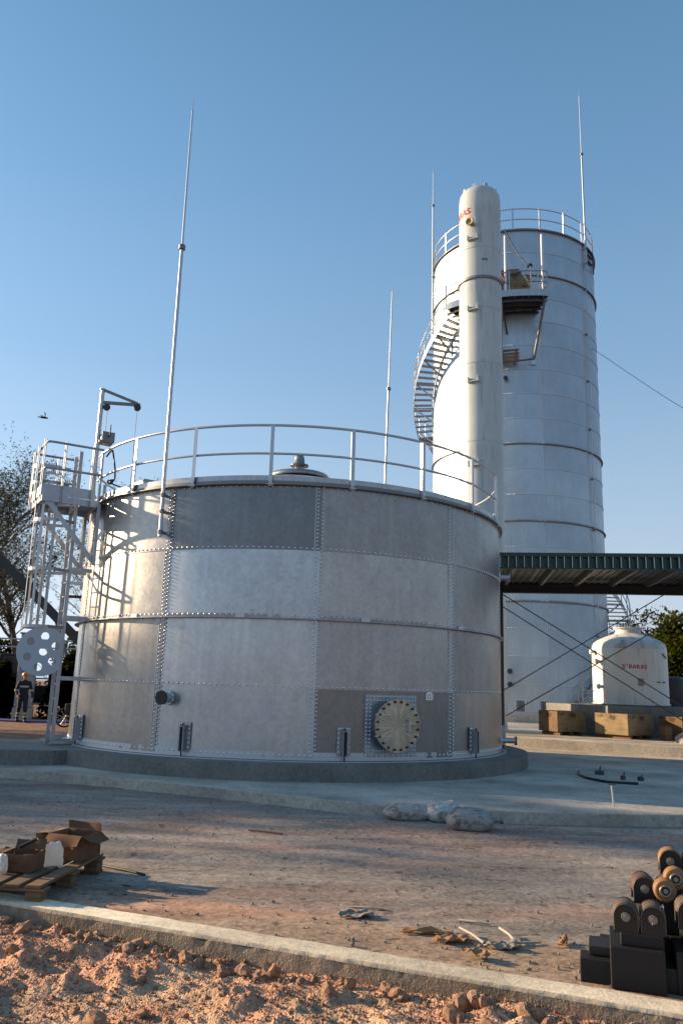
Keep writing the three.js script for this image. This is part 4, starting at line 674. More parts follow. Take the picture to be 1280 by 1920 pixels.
{
  const o = { H: 15.5, spread: .62, leaves: 19000, size: .055, puff: .22, kids: [11, 8, 6, 4], tint: sparse, group: 'thin spring trees behind the ladder' };
  tree('spring_tree', 'thin leafing tree at the left edge, tallest of the trees behind the ladder', [-21.5, 0, -49], 101, { ...o, H: 14.6 });
  tree('spring_tree', 'thin leafing tree with twin dark stems directly behind the ladder cage', [-17.6, 0, -46], 137, { ...o, H: 13.0, leaves: 22000, tint: (k) => k < .7 ? [.10, .16, .05] : [.2, .2, .15] });
  tree('spring_tree', 'thin leafing tree behind the access platform, nearest to the wide tank', [-14.8, 0, -52], 171, { ...o, H: 13.2 });
  tree('spring_tree', 'thin leafing tree low behind the inclined dark boom at the left edge', [-17.5, 0, -38], 203, { ...o, H: 9.6, leaves: 2600 });
  const off = { H: 9.8, spread: .66, leaves: 9000, size: .15, puff: .75, tint: (k) => k < .7 ? [.05, .09, .024] : [.08, .10, .05], group: 'roadside trees out of the picture at the left' };
  const L = 'leafing roadside tree left of the yard, out of the picture', px = V(-.951, 0, -.309), pq = V(.309, 0, -.951);
  const at = (d, q) => { const p = px.clone().multiplyScalar(d).addScaledVector(pq, q); return [p.x, 0, p.z]; };
  const a = tree('roadside_tree', L, at(36, 15.2), 307, off), b = tree('roadside_tree', L, at(40, 18.2), 331, off);
  const c0 = tree('roadside_tree', L, at(29, 9.7), 353, { ...off, H: 9.3, leaves: 3600 });
  for (const [s, d, q, tu] of [[c0, 34, 11.8, 2.1], [c0, 38, 9.2, 4.4]]) { const c = copyOf(s, at(d, q), tu, L); c.userData.group = off.group; }
  tree('leafy_tree', 'sunlit green tree at the right edge beside the white tank', [21.3, 0, -49.5], 401, { H: 6.6, spread: .8, leaves: 6500, size: .16, puff: .8, tint: green, group: 'green trees beyond the white tank' });
  tree('leafy_tree', 'green tree crown half hidden behind the right side of the white tank', [22.4, 0, -60], 433, { H: 6.3, spread: .8, leaves: 6000, size: .16, puff: .8, tint: green, group: 'green trees beyond the white tank' });
  tree('leafy_tree', 'wispy tree top showing just above the shoulder of the white tank', [26, 0, -72], 457, { H: 8.2, spread: .7, leaves: 3000, size: .14, puff: .6, tint: sparse, group: 'green trees beyond the white tank' });
  const shrub = (label, pos, w, h, n, seed, tint) => {
    const t = thing('shrub', label, 'shrub', pos, 0, 'shrubs along the yard boundary'), r = rng(seed), s = [], st = [];
    for (let k = 0; k < 14; k++) { const a = r() * 6.28, q = V(Math.cos(a) * w * .45 * r(), h * (.5 + .4 * r()), Math.sin(a) * w * .4 * r()); st.push(tube(V(q.x * .2, -.05, q.z * .2), q, .05, 5, .015)); }
    for (let i = 0; i < n; i++) { const a = r() * 6.28, u = Math.sqrt(r()), y = Math.pow(r(), .8), f = (1 - .55 * y) * (.75 + .4 * fbm(a / 6.28, y, 6, 4, 2, seed)); s.push(V(Math.cos(a) * u * w * .5 * f, y * h * (.8 + .3 * fbm(a / 6.28, u * .5, 5, 3, 2, seed + 3)), Math.sin(a) * u * w * .4 * f)); }
    mesh('stems', st, barkM, t); leafMesh('foliage', s, .12, tint, seed, t);
  };
  shrub('green shrub at the left edge behind the walking worker', [-14.6, 0, -34.2], 4.2, 2.3, 5200, 501, dark);
  shrub('green shrub between the control cabinet and the wide tank', [-10.6, 0, -34.6], 4.2, 2.7, 5200, 521, dark);
  shrub('olive green shrub beneath the trees right of the white tank', [17.9, 0, -46], 6, 2.6, 5000, 541, green);
  shrub('far green shrub behind the dark loader at the left', [-23.5, 0, -55], 9, 4.2, 6000, 561, dark);
  shrub('far green shrub seen through the ladder rails', [-17, 0, -58], 10, 4.5, 6000, 581, dark);
}

// ------------------------------------------------------------------ things in the yard at the left
{
  const t = thing('boom_loader', 'dark loader with a long inclined boom behind the ladder', 'loader', [-12.6, 0, -35.5], .25);
  const dm = mat({ c: [.014, .014, .015], roughness: .85 });
  mesh('chassis', [rbox(5.6, .7, 1.9, 0, .95, 0, .06), rbox(2.0, .9, 1.8, 1.2, 1.6, 0, .08)], dm, t);
  const cab = mesh('cab', [rbox(1.3, 1.3, 1.5, -1.2, 1.95, 0, .08)], dm, t); mesh('cab_window', [box(1.0, .7, .02, -1.2, 2.15, .76)], mat({ c: [.02, .02, .022], roughness: .4 }), cab);
  for (const x of [-1.8, 1.8]) for (const z of [-.85, .85]) { const w = mesh('wheel', new THREE.CylinderGeometry(.55, .55, .4, 24).rotateX(Math.PI / 2).translate(x, .55, z), M.rubber, t); mesh('rim', new THREE.CylinderGeometry(.28, .28, .42, 16).rotateX(Math.PI / 2).translate(x, .55, z), M.ringSteel, w); }
  const b = mesh('boom', [bar(V(3.4, 1.25, 1.0), V(-2.6, 6.9, 1.0), .38, .30)], M.darkSteel, t); mesh('boom_section', [bar(V(.2, 4.28, 1.0), V(-5.2, 9.36, 1.0), .28, .22)], M.darkSteel, b);
  mesh('lift_ram', [tube(V(1.2, 1.7, .9), V(.3, 4.0, .95), .08, 10)], M.ringSteel, t);
}
{
  const t = thing('control_cabinet', 'tall pale grey control cabinet behind the walking worker', 'cabinet', [-12.62, 0, -33.4], .30);
  const gm = mat({ c: [.30, .33, .35], roughness: .5 });
  mesh('plinth', box(.78, .45, .6, 0, .22, 0), M.concrete, t);
  mesh('body', rbox(.70, 2.9, .55, 0, 1.92, 0, .02), gm, t);
  const d = mesh('door', rbox(.62, 2.4, .03, 0, 1.8, .285, .01), gm, t); mesh('handle', box(.04, .18, .04, .26, 1.8, .32), M.darkSteel, d);
  mesh('round_badge', [new THREE.CylinderGeometry(.13, .13, .012, 28).rotateX(Math.PI / 2).translate(-.12, 1.98, .307)], mat({ c: [.03, .16, .36], roughness: .4 }), d);
  mesh('badge_ring', [new THREE.TorusGeometry(.075, .018, 8, 24).translate(-.12, 1.98, .316)], mat({ c: [.6, .68, .72], roughness: .4 }), d);
  mesh('rain_hood', box(.8, .05, .68, 0, 3.40, .04), gm, t);
}
{
  const t = thing('pipe_fence', 'pale tubular fence crossing behind the ladder and trees', 'fence', [-13.6, 0, -36.6], .28);
  for (let x = -5; x <= 5; x += 2.5) mesh('post', tube(V(x, 0, 0), V(x, 3.4, 0), .05, 8), M.rail, t);
  for (const y of [1.6, 2.95, 3.3]) mesh('rail', tube(V(-5.2, y, .03), V(5.2, y, .03), .035, 8), M.rail, t);
}
{
  const t = thing('pipe_rack', 'rusty brown pipe frame standing behind the cage straps', 'frame', [-9.3, 0, -29.8], .2), rm = mat({ c: [.10, .045, .03], roughness: .85 });
  for (const x of [-.9, .55]) mesh('upright', box(.12, 5.2, .12, x, 2.6, 0), rm, t);
  for (const y of [3.3, 4.6, 5.1]) mesh('crossbar', box(2.6, .10, .10, .3, y, .04), y > 5 ? M.rail : rm, t);
}
{
  const t = thing('hand_trolley', 'dark hand trolley with spoked wheels parked behind the ladder', 'trolley', [-8.75, 0, -28.2], .3);
  for (const x of [-.42, .42]) { const w = mesh('wheel', new THREE.TorusGeometry(.30, .03, 8, 30).translate(x, .34, 0), M.rubber, t); const s = []; for (let k = 0; k < 9; k++) { const a = k * .698; s.push(tube(V(x, .34, 0), V(x + .3 * Math.cos(a), .34 + .3 * Math.sin(a), 0), .008, 4)); } mesh('spokes', s, M.rail, w); }
  mesh('frame', [tube(V(-.42, .34, 0), V(.42, .34, 0), .025), tube(V(-.3, .34, 0), V(-.2, 1.25, -.1), .025), tube(V(.3, .34, 0), V(.2, 1.25, -.1), .025), tube(V(-.2, 1.25, -.1), V(.2, 1.25, -.1), .025)], M.darkSteel, t);
  mesh('tool_box', rbox(.9, .35, .45, 0, .62, -.1, .03), M.black, t);
}
{
  const h = mesh('layflat_hose', pipe([V(-17, .05, -31), V(-13.6, .06, -31.6), V(-11.5, .05, -31.2), V(-8.8, .06, -31.8), V(-5, .05, -31.5)], .12, 60, 8).scale(1, .45, 1), mat({ c: [.10, .11, .30], roughness: .55 })); tag(h, 'violet blue flat hose lying across the red earth behind the worker', 'hose');
}
{
  const t = thing('dark_drum', 'dark round drum standing right of the white tank', 'drum', [11.15, .42, -27.6]);
  mesh('drum_body', new THREE.LatheGeometry([[0, 0], [.62, 0], [.64, .05], [.62, .5], [.65, .53], [.62, .56], [.62, 1.2], [.65, 1.23], [.62, 1.26], [.62, 1.75], [.5, 1.88], [0, 1.9]].map(([x, y]) => new THREE.Vector2(x, y)), 40), mat({ c: [.03, .028, .026], roughness: .5 }), t);
  mesh('drum_label', facing(box(.20, .12, .01), -28, .626, .95), mat({ c: [.6, .62, .62], roughness: .6 }), t);
}

// ------------------------------------------------------------------ bodies from a distance field (surface nets)
function fieldMesh(bones, cell, k) {
  const lo = V(1e9, 1e9, 1e9), hi = V(-1e9, -1e9, -1e9);
  for (const b of bones) for (const [p, r] of [[b.a, b.ra], [b.b, b.rb]]) { lo.min(V(p[0] - r - .04, p[1] - r - .04, p[2] - r - .04)); hi.max(V(p[0] + r + .04, p[1] + r + .04, p[2] + r + .04)); }
  const nx = Math.ceil((hi.x - lo.x) / cell) + 1, ny = Math.ceil((hi.y - lo.y) / cell) + 1, nz = Math.ceil((hi.z - lo.z) / cell) + 1, F = new Float32Array(nx * ny * nz);
  const dist = (b, x, y, z) => { const [ax, ay, az] = b.a, dx = b.b[0] - ax, dy = b.b[1] - ay, dz = b.b[2] - az, t = Math.min(1, Math.max(0, ((x - ax) * dx + (y - ay) * dy + (z - az) * dz) / (dx * dx + dy * dy + dz * dz + 1e-9))); const sz = b.flat ?? 1; return Math.hypot(x - ax - dx * t, y - ay - dy * t, (z - az - dz * t) * sz) - (b.ra + (b.rb - b.ra) * t); };
  const D = (x, y, z) => { let d = 1; for (const b of bones) { const e = dist(b, x, y, z), h = Math.max(k - Math.abs(d - e), 0) / k; d = Math.min(d, e) - h * h * k * .25; } return d; };
  const id = (i, j, l) => (l * ny + j) * nx + i;
  for (let l = 0; l < nz; l++) for (let j = 0; j < ny; j++) for (let i = 0; i < nx; i++) F[id(i, j, l)] = D(lo.x + i * cell, lo.y + j * cell, lo.z + l * cell);
  const vid = new Int32Array(nx * ny * nz).fill(-1), pos = [], col = [], idx = [];
  for (let l = 0; l < nz - 1; l++) for (let j = 0; j < ny - 1; j++) for (let i = 0; i < nx - 1; i++) {
    let n = 0, sx = 0, sy = 0, sz = 0; const c = []; for (let q = 0; q < 8; q++) c.push(F[id(i + (q & 1), j + (q >> 1 & 1), l + (q >> 2))]);
    for (let q = 0; q < 8; q++) for (const m of [1, 2, 4]) if (!(q & m) && (c[q] < 0) !== (c[q | m] < 0)) { const t = c[q] / (c[q] - c[q | m]); sx += (q & 1) + (m === 1 ? t : 0); sy += (q >> 1 & 1) + (m === 2 ? t : 0); sz += (q >> 2) + (m === 4 ? t : 0); n++; }
    if (!n) continue; vid[id(i, j, l)] = pos.length / 3; const x = lo.x + (i + sx / n) * cell, y = lo.y + (j + sy / n) * cell, z = lo.z + (l + sz / n) * cell; pos.push(x, y, z);
    let best = null, bd = 9; for (const b of bones) { const e = dist(b, x, y, z); if (e < bd) { bd = e; best = b; } } col.push(...(typeof best.c === 'function' ? best.c(x, y, z) : best.c));
  }
  const quad = (a, b, c, d, flip) => { if (Math.min(a, b, c, d) < 0) return; flip ? idx.push(a, c, b, a, d, c) : idx.push(a, b, c, a, c, d); };
  for (let l = 1; l < nz - 1; l++) for (let j = 1; j < ny - 1; j++) for (let i = 1; i < nx - 1; i++) {
    const s = F[id(i, j, l)] < 0;
    if (s !== F[id(i + 1, j, l)] < 0) quad(vid[id(i, j - 1, l - 1)], vid[id(i, j, l - 1)], vid[id(i, j, l)], vid[id(i, j - 1, l)], !s);
    if (s !== F[id(i, j + 1, l)] < 0) quad(vid[id(i - 1, j, l - 1)], vid[id(i - 1, j, l)], vid[id(i, j, l)], vid[id(i, j, l - 1)], !s);
    if (s !== F[id(i, j, l + 1)] < 0) quad(vid[id(i - 1, j - 1, l)], vid[id(i, j - 1, l)], vid[id(i, j, l)], vid[id(i - 1, j, l)], !s);
  }
  const g = new THREE.BufferGeometry(); g.setAttribute('position', new THREE.Float32BufferAttribute(pos, 3)); g.setAttribute('color', new THREE.Float32BufferAttribute(col, 3)); g.setIndex(idx); g.computeVertexNormals(); return g;
}
{
  const t = thing('person', 'worker in dark overalls with reflective bands and an orange helmet, walking', 'person', [-11.75, -.02, -31.0], .36);
  t.scale.setScalar(1.02);
  const navy = [.012, .013, .019], silver = [.42, .42, .38], lime = [.42, .44, .16], skin = [.42, .24, .17], boot = [.02, .018, .017];
  const coat = (x, y) => (y > 1.265 && y < 1.315 && Math.abs(x) < .17 ? silver : navy), sleeve = (x, y) => (y > 1.13 && y < 1.18 ? silver : navy), leg = (x, y) => (y > .30 && y < .36 ? silver : y > .19 && y < .25 ? lime : navy);
  const B = (a, b, ra, rb, c, flat) => ({ a, b, ra, rb, c, flat });
  const bones = [
    B([0, .98, 0], [0, 1.18, .01], .150, .150, coat, 1.25), B([0, 1.18, .01], [0, 1.36, 0], .155, .165, coat, 1.3), B([-.15, 1.40, 0], [.15, 1.40, 0], .085, .085, coat), B([0, 1.42, 0], [0, 1.52, .01], .075, .058, navy),
    B([-.17, 1.41, 0], [-.27, 1.15, -.03], .068, .052, sleeve), B([-.27, 1.15, -.03], [-.20, .96, .15], .052, .038, sleeve), B([.17, 1.41, 0], [.27, 1.14, -.05], .068, .052, sleeve), B([.27, 1.14, -.05], [.31, .90, .03], .052, .038, sleeve),
    B([-.09, .93, 0], [-.11, .51, .06], .098, .070, navy), B([-.11, .51, .06], [-.14, .14, -.20], .068, .058, leg), B([-.14, .10, -.22], [-.15, .05, -.06], .050, .042, boot),
    B([.09, .93, 0], [.11, .50, .15], .098, .070, navy), B([.11, .50, .15], [.13, .12, .15], .068, .058, leg), B([.13, .075, .13], [.14, .05, .30], .052, .042, boot),
  ];
  const hand = (w, d, s) => { const L = [], W = V(...w), Dn = V(...d).normalize(), X = V(s, 0, .3).cross(Dn).normalize(), Y = Dn.clone().cross(X); const at = (u, v, q) => W.clone().addScaledVector(Dn, u).addScaledVector(X, v).addScaledVector(Y, q).toArray(); L.push(B(at(-.02, 0, 0), at(.07, 0, 0), .030, .034, skin)); [.085, .098, .092, .074].forEach((len, k) => { const v = (k - 1.5) * .020; L.push(B(at(.07, v, 0), at(.07 + len * .5, v, .008), .0100, .0092, skin), B(at(.07 + len * .5, v, .008), at(.07 + len * .85, v, .034), .0092, .0082, skin)); }); L.push(B(at(.02, -.03, 0), at(.055, -.062, .012), .012, .011, skin), B(at(.055, -.062, .012), at(.088, -.066, .028), .011, .009, skin)); return fieldMesh(L, .0045, .010); };
  const head = fieldMesh([B([0, 1.51, .01], [0, 1.58, .015], .052, .056, skin), B([0, 1.66, 0], [0, 1.70, 0], .080, .084, skin, .88), B([0, 1.60, .045], [0, 1.63, .04], .042, .055, skin), B([0, 1.655, .095], [0, 1.635, .108], .010, .014, skin), B([-.082, 1.665, 0], [-.086, 1.64, 0], .012, .010, skin), B([.082, 1.665, 0], [.086, 1.64, 0], .012, .010, skin), B([-.03, 1.67, .088], [-.029, 1.67, .088], .009, .009, [.03, .02, .018]), B([.03, 1.67, .088], [.029, 1.67, .088], .009, .009, [.03, .02, .018]), B([-.022, 1.603, .082], [.022, 1.603, .082], .008, .008, [.30, .12, .10])], .006, .022);
  const g = mergeGeometries([fieldMesh(bones, .015, .045), head, hand([-.20, .96, .15], [.3, -.7, .6], 1), hand([.31, .90, .03], [.1, -1, .2], -1)].map((q) => q.toNonIndexed()));
  const o = new THREE.Mesh(g, new THREE.MeshStandardMaterial({ vertexColors: true, roughness: .8 })); o.castShadow = o.receiveShadow = true; o.name = 'body'; t.add(o);
  mesh('helmet', [new THREE.SphereGeometry(.118, 24, 12, 0, 6.3, 0, 1.62).scale(1, 1.05, 1.15).translate(0, 1.70, .0), new THREE.CylinderGeometry(.135, .138, .014, 28).scale(1, 1, 1.22).translate(0, 1.702, .025), rbox(.03, .02, .24, 0, 1.818, 0, .008)], mat({ c: [.62, .20, .02], roughness: .4 }), t);
}
{
  const t = thing('bird', 'small dark bird flying above the left trees', 'bird', [-14.6, 14.0, -37.2], .7);
  const g = fieldMesh([{ a: [-.12, 0, 0], b: [.10, .02, 0], ra: .05, rb: .045, c: [.02, .02, .02] }, { a: [.13, .03, 0], b: [.16, .03, 0], ra: .034, rb: .03, c: [.02, .02, .02] }, { a: [.18, .03, 0], b: [.22, .025, 0], ra: .014, rb: .004, c: [.02, .02, .02] }, { a: [-.15, 0, 0], b: [-.30, -.02, 0], ra: .028, rb: .02, c: [.02, .02, .02], flat: .6 }, { a: [.02, .03, .03], b: [-.02, .16, .16], ra: .03, rb: .022, c: [.02, .02, .02] }, { a: [-.02, .16, .16], b: [-.12, .24, .26], ra: .022, rb: .008, c: [.02, .02, .02] }, { a: [.02, .03, -.03], b: [-.02, .14, -.18], ra: .03, rb: .022, c: [.02, .02, .02] }, { a: [-.02, .14, -.18], b: [-.13, .16, -.30], ra: .022, rb: .008, c: [.02, .02, .02] }], .012, .03);
  const o = new THREE.Mesh(g, M.black); o.castShadow = o.receiveShadow = true; o.name = 'body'; t.add(o);
}
// ------------------------------------------------------------------ foreground left: pallet, cartons, bags
{
  const t = thing('timber_pallet', 'weathered timber pallet by the kerb at the left edge', 'pallet', [-2.70, .0, -7.02], -.10);
  const r = rng(41);
  for (let k = 0; k < 8; k++) mesh('deck_board', rbox(.115, .022, 1.22, -.60 + k * .168 + (r() - .5) * .012, .138, (r() - .5) * .03, .004, (r() - .5) * .02), k % 3 === 1 ? M.woodWarm : M.wood, t);
  for (const z of [-.54, 0, .54]) mesh('bearer', rbox(1.32, .022, .12, 0, .115, z, .004), M.wood, t);
  for (const x of [-.58, 0, .58]) for (const z of [-.54, 0, .54]) mesh('block', rbox(.12, .085, .12, x, .06, z, .004), M.wood, t);
  for (const z of [-.54, 0, .54]) mesh('foot_board', rbox(1.3, .018, .11, 0, .012, z, .004), M.wood, t);
}
function flapBox(label, pos, turn, w, h, d, m, flaps, lit = m) {  // lit: paler card for the left side and flap, sunlight painted in
  const t = thing('cardboard_box', label, 'box', pos, turn), sd = Math.round(w * 1000);
  const crush = (g, amp, s) => { const p = g.attributes.position, n = g.attributes.normal; for (let i = 0; i < p.count; i++) { const e = fbm(p.getX(i) * 1.7 + .5, p.getY(i) * 1.7 + p.getZ(i) * 1.3 + .5, 6, 6, 3, sd + s) - .5; p.setXYZ(i, p.getX(i) + amp * e * .8, p.getY(i) + amp * .7 * e, p.getZ(i) + amp * e); } g.computeVertexNormals(); return g; };
  const pan = (a, b, c) => new THREE.BoxGeometry(a, b, c, a > .01 ? 8 : 1, b > .01 ? 8 : 1, c > .01 ? 8 : 1);
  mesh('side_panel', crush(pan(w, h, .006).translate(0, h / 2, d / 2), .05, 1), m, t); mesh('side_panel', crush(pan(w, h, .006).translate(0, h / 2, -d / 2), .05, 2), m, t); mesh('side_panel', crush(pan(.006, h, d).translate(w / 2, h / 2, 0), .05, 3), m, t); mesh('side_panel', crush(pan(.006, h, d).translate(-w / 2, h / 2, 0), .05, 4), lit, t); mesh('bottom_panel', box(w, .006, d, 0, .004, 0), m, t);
  const seg = (len, wid, k) => { const g = new THREE.BoxGeometry(wid, len, .005, 8, 6, 1).translate(0, len / 2, 0), p = g.attributes.position; for (let i = 0; i < p.count; i++) { const y = p.getY(i) / len; p.setZ(i, p.getZ(i) + .014 * Math.sin(p.getX(i) * 19 + k) * y + .03 * y * y * Math.cos(k * 2.1)); p.setX(i, p.getX(i) + .02 * y * Math.sin(k * 3.3)); p.setY(i, p.getY(i) * (1 - .16 * fbm(p.getX(i) * 2 + .5, .3, 7, 1, 3, sd + k * 7))); } g.computeVertexNormals(); return g; };
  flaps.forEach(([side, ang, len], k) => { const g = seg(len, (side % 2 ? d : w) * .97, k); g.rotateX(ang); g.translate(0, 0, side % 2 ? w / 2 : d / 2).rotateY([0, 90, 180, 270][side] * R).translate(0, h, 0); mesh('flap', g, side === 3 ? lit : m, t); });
  return t;
}
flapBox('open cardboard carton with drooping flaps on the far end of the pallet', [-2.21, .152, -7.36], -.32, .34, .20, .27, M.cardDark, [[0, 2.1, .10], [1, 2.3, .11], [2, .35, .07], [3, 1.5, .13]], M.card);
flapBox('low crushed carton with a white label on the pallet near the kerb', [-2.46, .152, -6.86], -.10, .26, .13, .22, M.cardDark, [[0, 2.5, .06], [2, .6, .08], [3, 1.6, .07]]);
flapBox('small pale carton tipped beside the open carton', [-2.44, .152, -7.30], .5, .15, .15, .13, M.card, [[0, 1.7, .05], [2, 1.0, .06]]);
{ const o = mesh('paper_label', box(.075, .06, .002, 0, 0, 0, -.10), mat({ c: [.62, .60, .62], roughness: .7 })); o.position.set(-2.40, .21, -6.744); tag(o, 'white paper label stuck on the low crushed carton', 'label'); }
function bag(name, label, cat, pos, turn, s, m, seed, wr = .12) {
  const g = new THREE.SphereGeometry(1, 56, 36), p = g.attributes.position;
  for (let i = 0; i < p.count; i++) {
    const v = V(p.getX(i), p.getY(i), p.getZ(i)), a = Math.atan2(v.z, v.x) / 6.2832 + .5, n = fbm(v.x * .3 + .5 + v.y * .13, v.z * .3 + .5 + v.y * .2, 5, 5, 3, seed) - .5, c = Math.abs(fbm(v.x * .3 + .5 - v.y * .17, v.z * .3 + .5 + v.y * .23, 9, 9, 3, seed + 7) - .5), f = 1 + wr * 2 * n - wr * 1.6 * c;
    const sq = (q) => Math.sign(q) * Math.pow(Math.abs(q), .72); p.setXYZ(i, sq(v.x) * f * s[0], (v.y < 0 ? Math.max(v.y, -.72) : v.y) * f * s[1], sq(v.z) * f * s[2]);
  }
  g.computeVertexNormals(); const o = mesh(name, g, m); o.position.set(...pos); o.rotation.y = turn; return tag(o, label, cat);
}
bag('plastic_bag', 'crumpled translucent plastic bag wedged against the open carton', 'plastic bag', [-2.27, .225, -7.02], .4, [.085, .115, .022], M.plastic, 611, .34);
bag('plastic_bag', 'crumpled translucent plastic bag in front of the low carton', 'plastic bag', [-2.565, .20, -6.70], -.5, [.06, .10, .028], M.plastic, 641, .36);
{ const o = mesh('black_tube', tube(V(-2.52, .30, -6.93), V(-2.40, .36, -6.97), .014, 8), M.black); tag(o, 'short black tube poking out of the low carton', 'tube'); }

// ------------------------------------------------------------------ sandbags at the pad edge
const sackTex = texture(512, (u, v) => { const w = .5 + .5 * Math.sin(u * 500) * Math.sin(v * 500), d = .7 * sm(.5, .72, fbm(u, v, 9, 9, 5, 1201)), k = .74 + .08 * w + .2 * (fbm(u, v, 30, 30, 2, 1221) - .5); return [k * mix(1, .70, d), k * mix(.98, .60, d), k * mix(.95, .52, d)]; }, .9);
const sackM = mat({ c: [.72, .71, .70], map: sackTex, roughness: .9 }), sackGrey = mat({ c: [.52, .54, .56], map: sackTex, roughness: .9 });
function sandbag(label, pos, turn, L, H, W, m, seed, peak = 0) {
  const t = thing('sandbag', label, 'sandbag', pos, turn), g = new THREE.SphereGeometry(1, 72, 44), p = g.attributes.position;
  for (let i = 0; i < p.count; i++) {
    const v = V(p.getX(i), p.getY(i), p.getZ(i)), sq = (q, e) => Math.sign(q) * Math.pow(Math.abs(q), e), x = sq(v.x, .62), pin = 1 - .45 * Math.pow(Math.abs(x), 4);
    const n = fbm(v.x * .3 + .5, v.z * .3 + .5 + v.y * .11, 4, 4, 3, seed) - .5, fold = Math.pow(1 - Math.abs(fbm(v.x * .34 + .5 + v.y * .12, v.z * .28 + .5 - v.y * .2, 6, 10, 2, seed + 7) - .5) * 2, 6);
    const end = sm(.72, 1, Math.abs(x)) * Math.sin(Math.atan2(v.y, v.z) * 9) * .06;
    const f = 1 + .22 * n - .09 * fold + end; p.setXYZ(i, x * L * (1 + .08 * n), Math.max(-.72, v.y) * H * f * pin * (1 + peak * sm(.2, .9, x) * (v.y > 0 ? 1.2 : 0)), sq(v.z, .75) * W * f * (1 - .25 * Math.pow(Math.abs(x), 5)));
  }
  g.computeVertexNormals(); mesh('sack', g, m, t);
  mesh('tied_neck', new THREE.LatheGeometry([[.035, -.02], [.022, .02], [.03, .05], [.06, .09], [.05, .095], [.02, .05]].map(([x, y]) => new THREE.Vector2(x, y)), 18).rotateZ(-1.35).translate(L * .98, H * .05, 0), m, t);
  return t;
}
sandbag('dirty white sandbag lying at the left of the three by the pad edge', [.98, .082, -10.94], .12, .33, .115, .19, sackM, 701);
sandbag('white sandbag with a peaked corner between the other two by the pad edge', [1.42, .095, -10.88], .45, .24, .13, .19, mat({ c: [.86, .87, .88], map: sackTex, roughness: .8 }), 731, .7);
sandbag('plump grey sandbag lying nearest the road', [1.68, .105, -10.32], -.12, .30, .145, .22, sackGrey, 761);

// ------------------------------------------------------------------ litter and small things on the road and pad
function crumple(name, label, cat, pos, turn, w, d, h, m, seed) {
  const g = new THREE.BoxGeometry(w, .008, d, 16, 1, 10), p = g.attributes.position;
  for (let i = 0; i < p.count; i++) { const u = p.getX(i) / w + .5, v = p.getZ(i) / d + .5, e = fbm(u * .9, v * .9, 4, 3, 3, seed); p.setX(i, p.getX(i) * (1 + .25 * (fbm(v, .5, 5, 1, 2, seed + 3) - .5)) + .02 * (e - .5)); p.setY(i, p.getY(i) + h * Math.abs(e - .42) * 1.5 + h * .1); p.setZ(i, p.getZ(i) * (1 + .35 * (fbm(u, .2, 6, 1, 2, seed + 5) - .5))); }
  g.computeVertexNormals(); const o = mesh(name, g, m); o.position.set(...pos); o.rotation.y = turn; return tag(o, label, cat);
}
const scrapM = mat({ c: [.72, .64, .54], map: cardTex, roughness: .9 }), ragM = mat({ c: [.52, .48, .43], map: sackTex, roughness: .95 });
crumple('cloth_scrap', 'grey crumpled cloth scrap lying alone near the kerb', 'rag', [.19, .012, -6.36], .1, .24, .13, .05, ragM, 801);
crumple('cardboard_scrap', 'thin long cardboard strip at the left of the litter by the kerb', 'scrap', [.68, .012, -5.99], -.05, .34, .08, .04, scrapM, 811);
crumple('cardboard_scrap', 'torn cardboard flap in the middle of the litter by the kerb', 'scrap', [.83, .012, -5.83], .3, .24, .13, .06, scrapM, 821);
crumple('cardboard_scrap', 'bent brown cardboard piece nearest the kerb in the litter', 'scrap', [.93, .03, -5.50], -.6, .16, .10, .05, scrapM, 831);
crumple('cloth_scrap', 'dark tarpaulin scrap at the right of the litter by the kerb', 'rag', [1.14, .012, -5.73], .1, .22, .13, .06, ragM, 841);
crumple('cardboard_scrap', 'small curled cardboard scrap standing left of the black roller stands', 'scrap', [1.57, .012, -5.84], 1.2, .12, .05, .07, scrapM, 851);
function stick(label, a, b, r, m) { const A = V(...a), B = V(...b), q = A.clone().lerp(B, .5).add(V(.01, .006, .015)), o = mesh('stick', pipe([A, q, B], r, 10, 6), m); return tag(o, label, 'stick'); }
const stickM = mat({ c: [.46, .40, .32], roughness: .9 });
stick('pale stick lying behind the litter near the kerb', [.94, .014, -6.32], [1.16, .014, -6.24], .009, stickM);
stick('pale stick crossing the top of the litter', [.90, .05, -6.0], [1.02, .03, -5.74], .008, stickM);
stick('pale stick leaning out to the right of the litter', [1.18, .05, -6.02], [1.24, .03, -5.78], .009, stickM);
stick('pale stick lying flat at the right end of the litter', [1.20, .016, -5.80], [1.42, .016, -5.84], .008, stickM);
stick('thin pale stick lying behind the grey cloth scrap', [.16, .012, -6.60], [.42, .012, -6.56], .007, stickM);
stick('dark bent rod lying beside the pallet', [-2.05, .014, -7.72], [-1.60, .014, -7.42], .012, M.darkSteel);
stick('short dark twig on the road in front of the pallet', [-1.70, .012, -7.05], [-1.62, .012, -7.0], .008, M.darkSteel);
stick('thin rust coloured rod lying on the road before the tank', [-.95, .012, -9.75], [-.55, .012, -9.55], .010, mat({ c: [.16, .07, .05], roughness: .9 }));
stick('pale strip of lath lying on the shaded road', [-1.22, .012, -7.02], [-.98, .012, -6.94], .011, stickM);
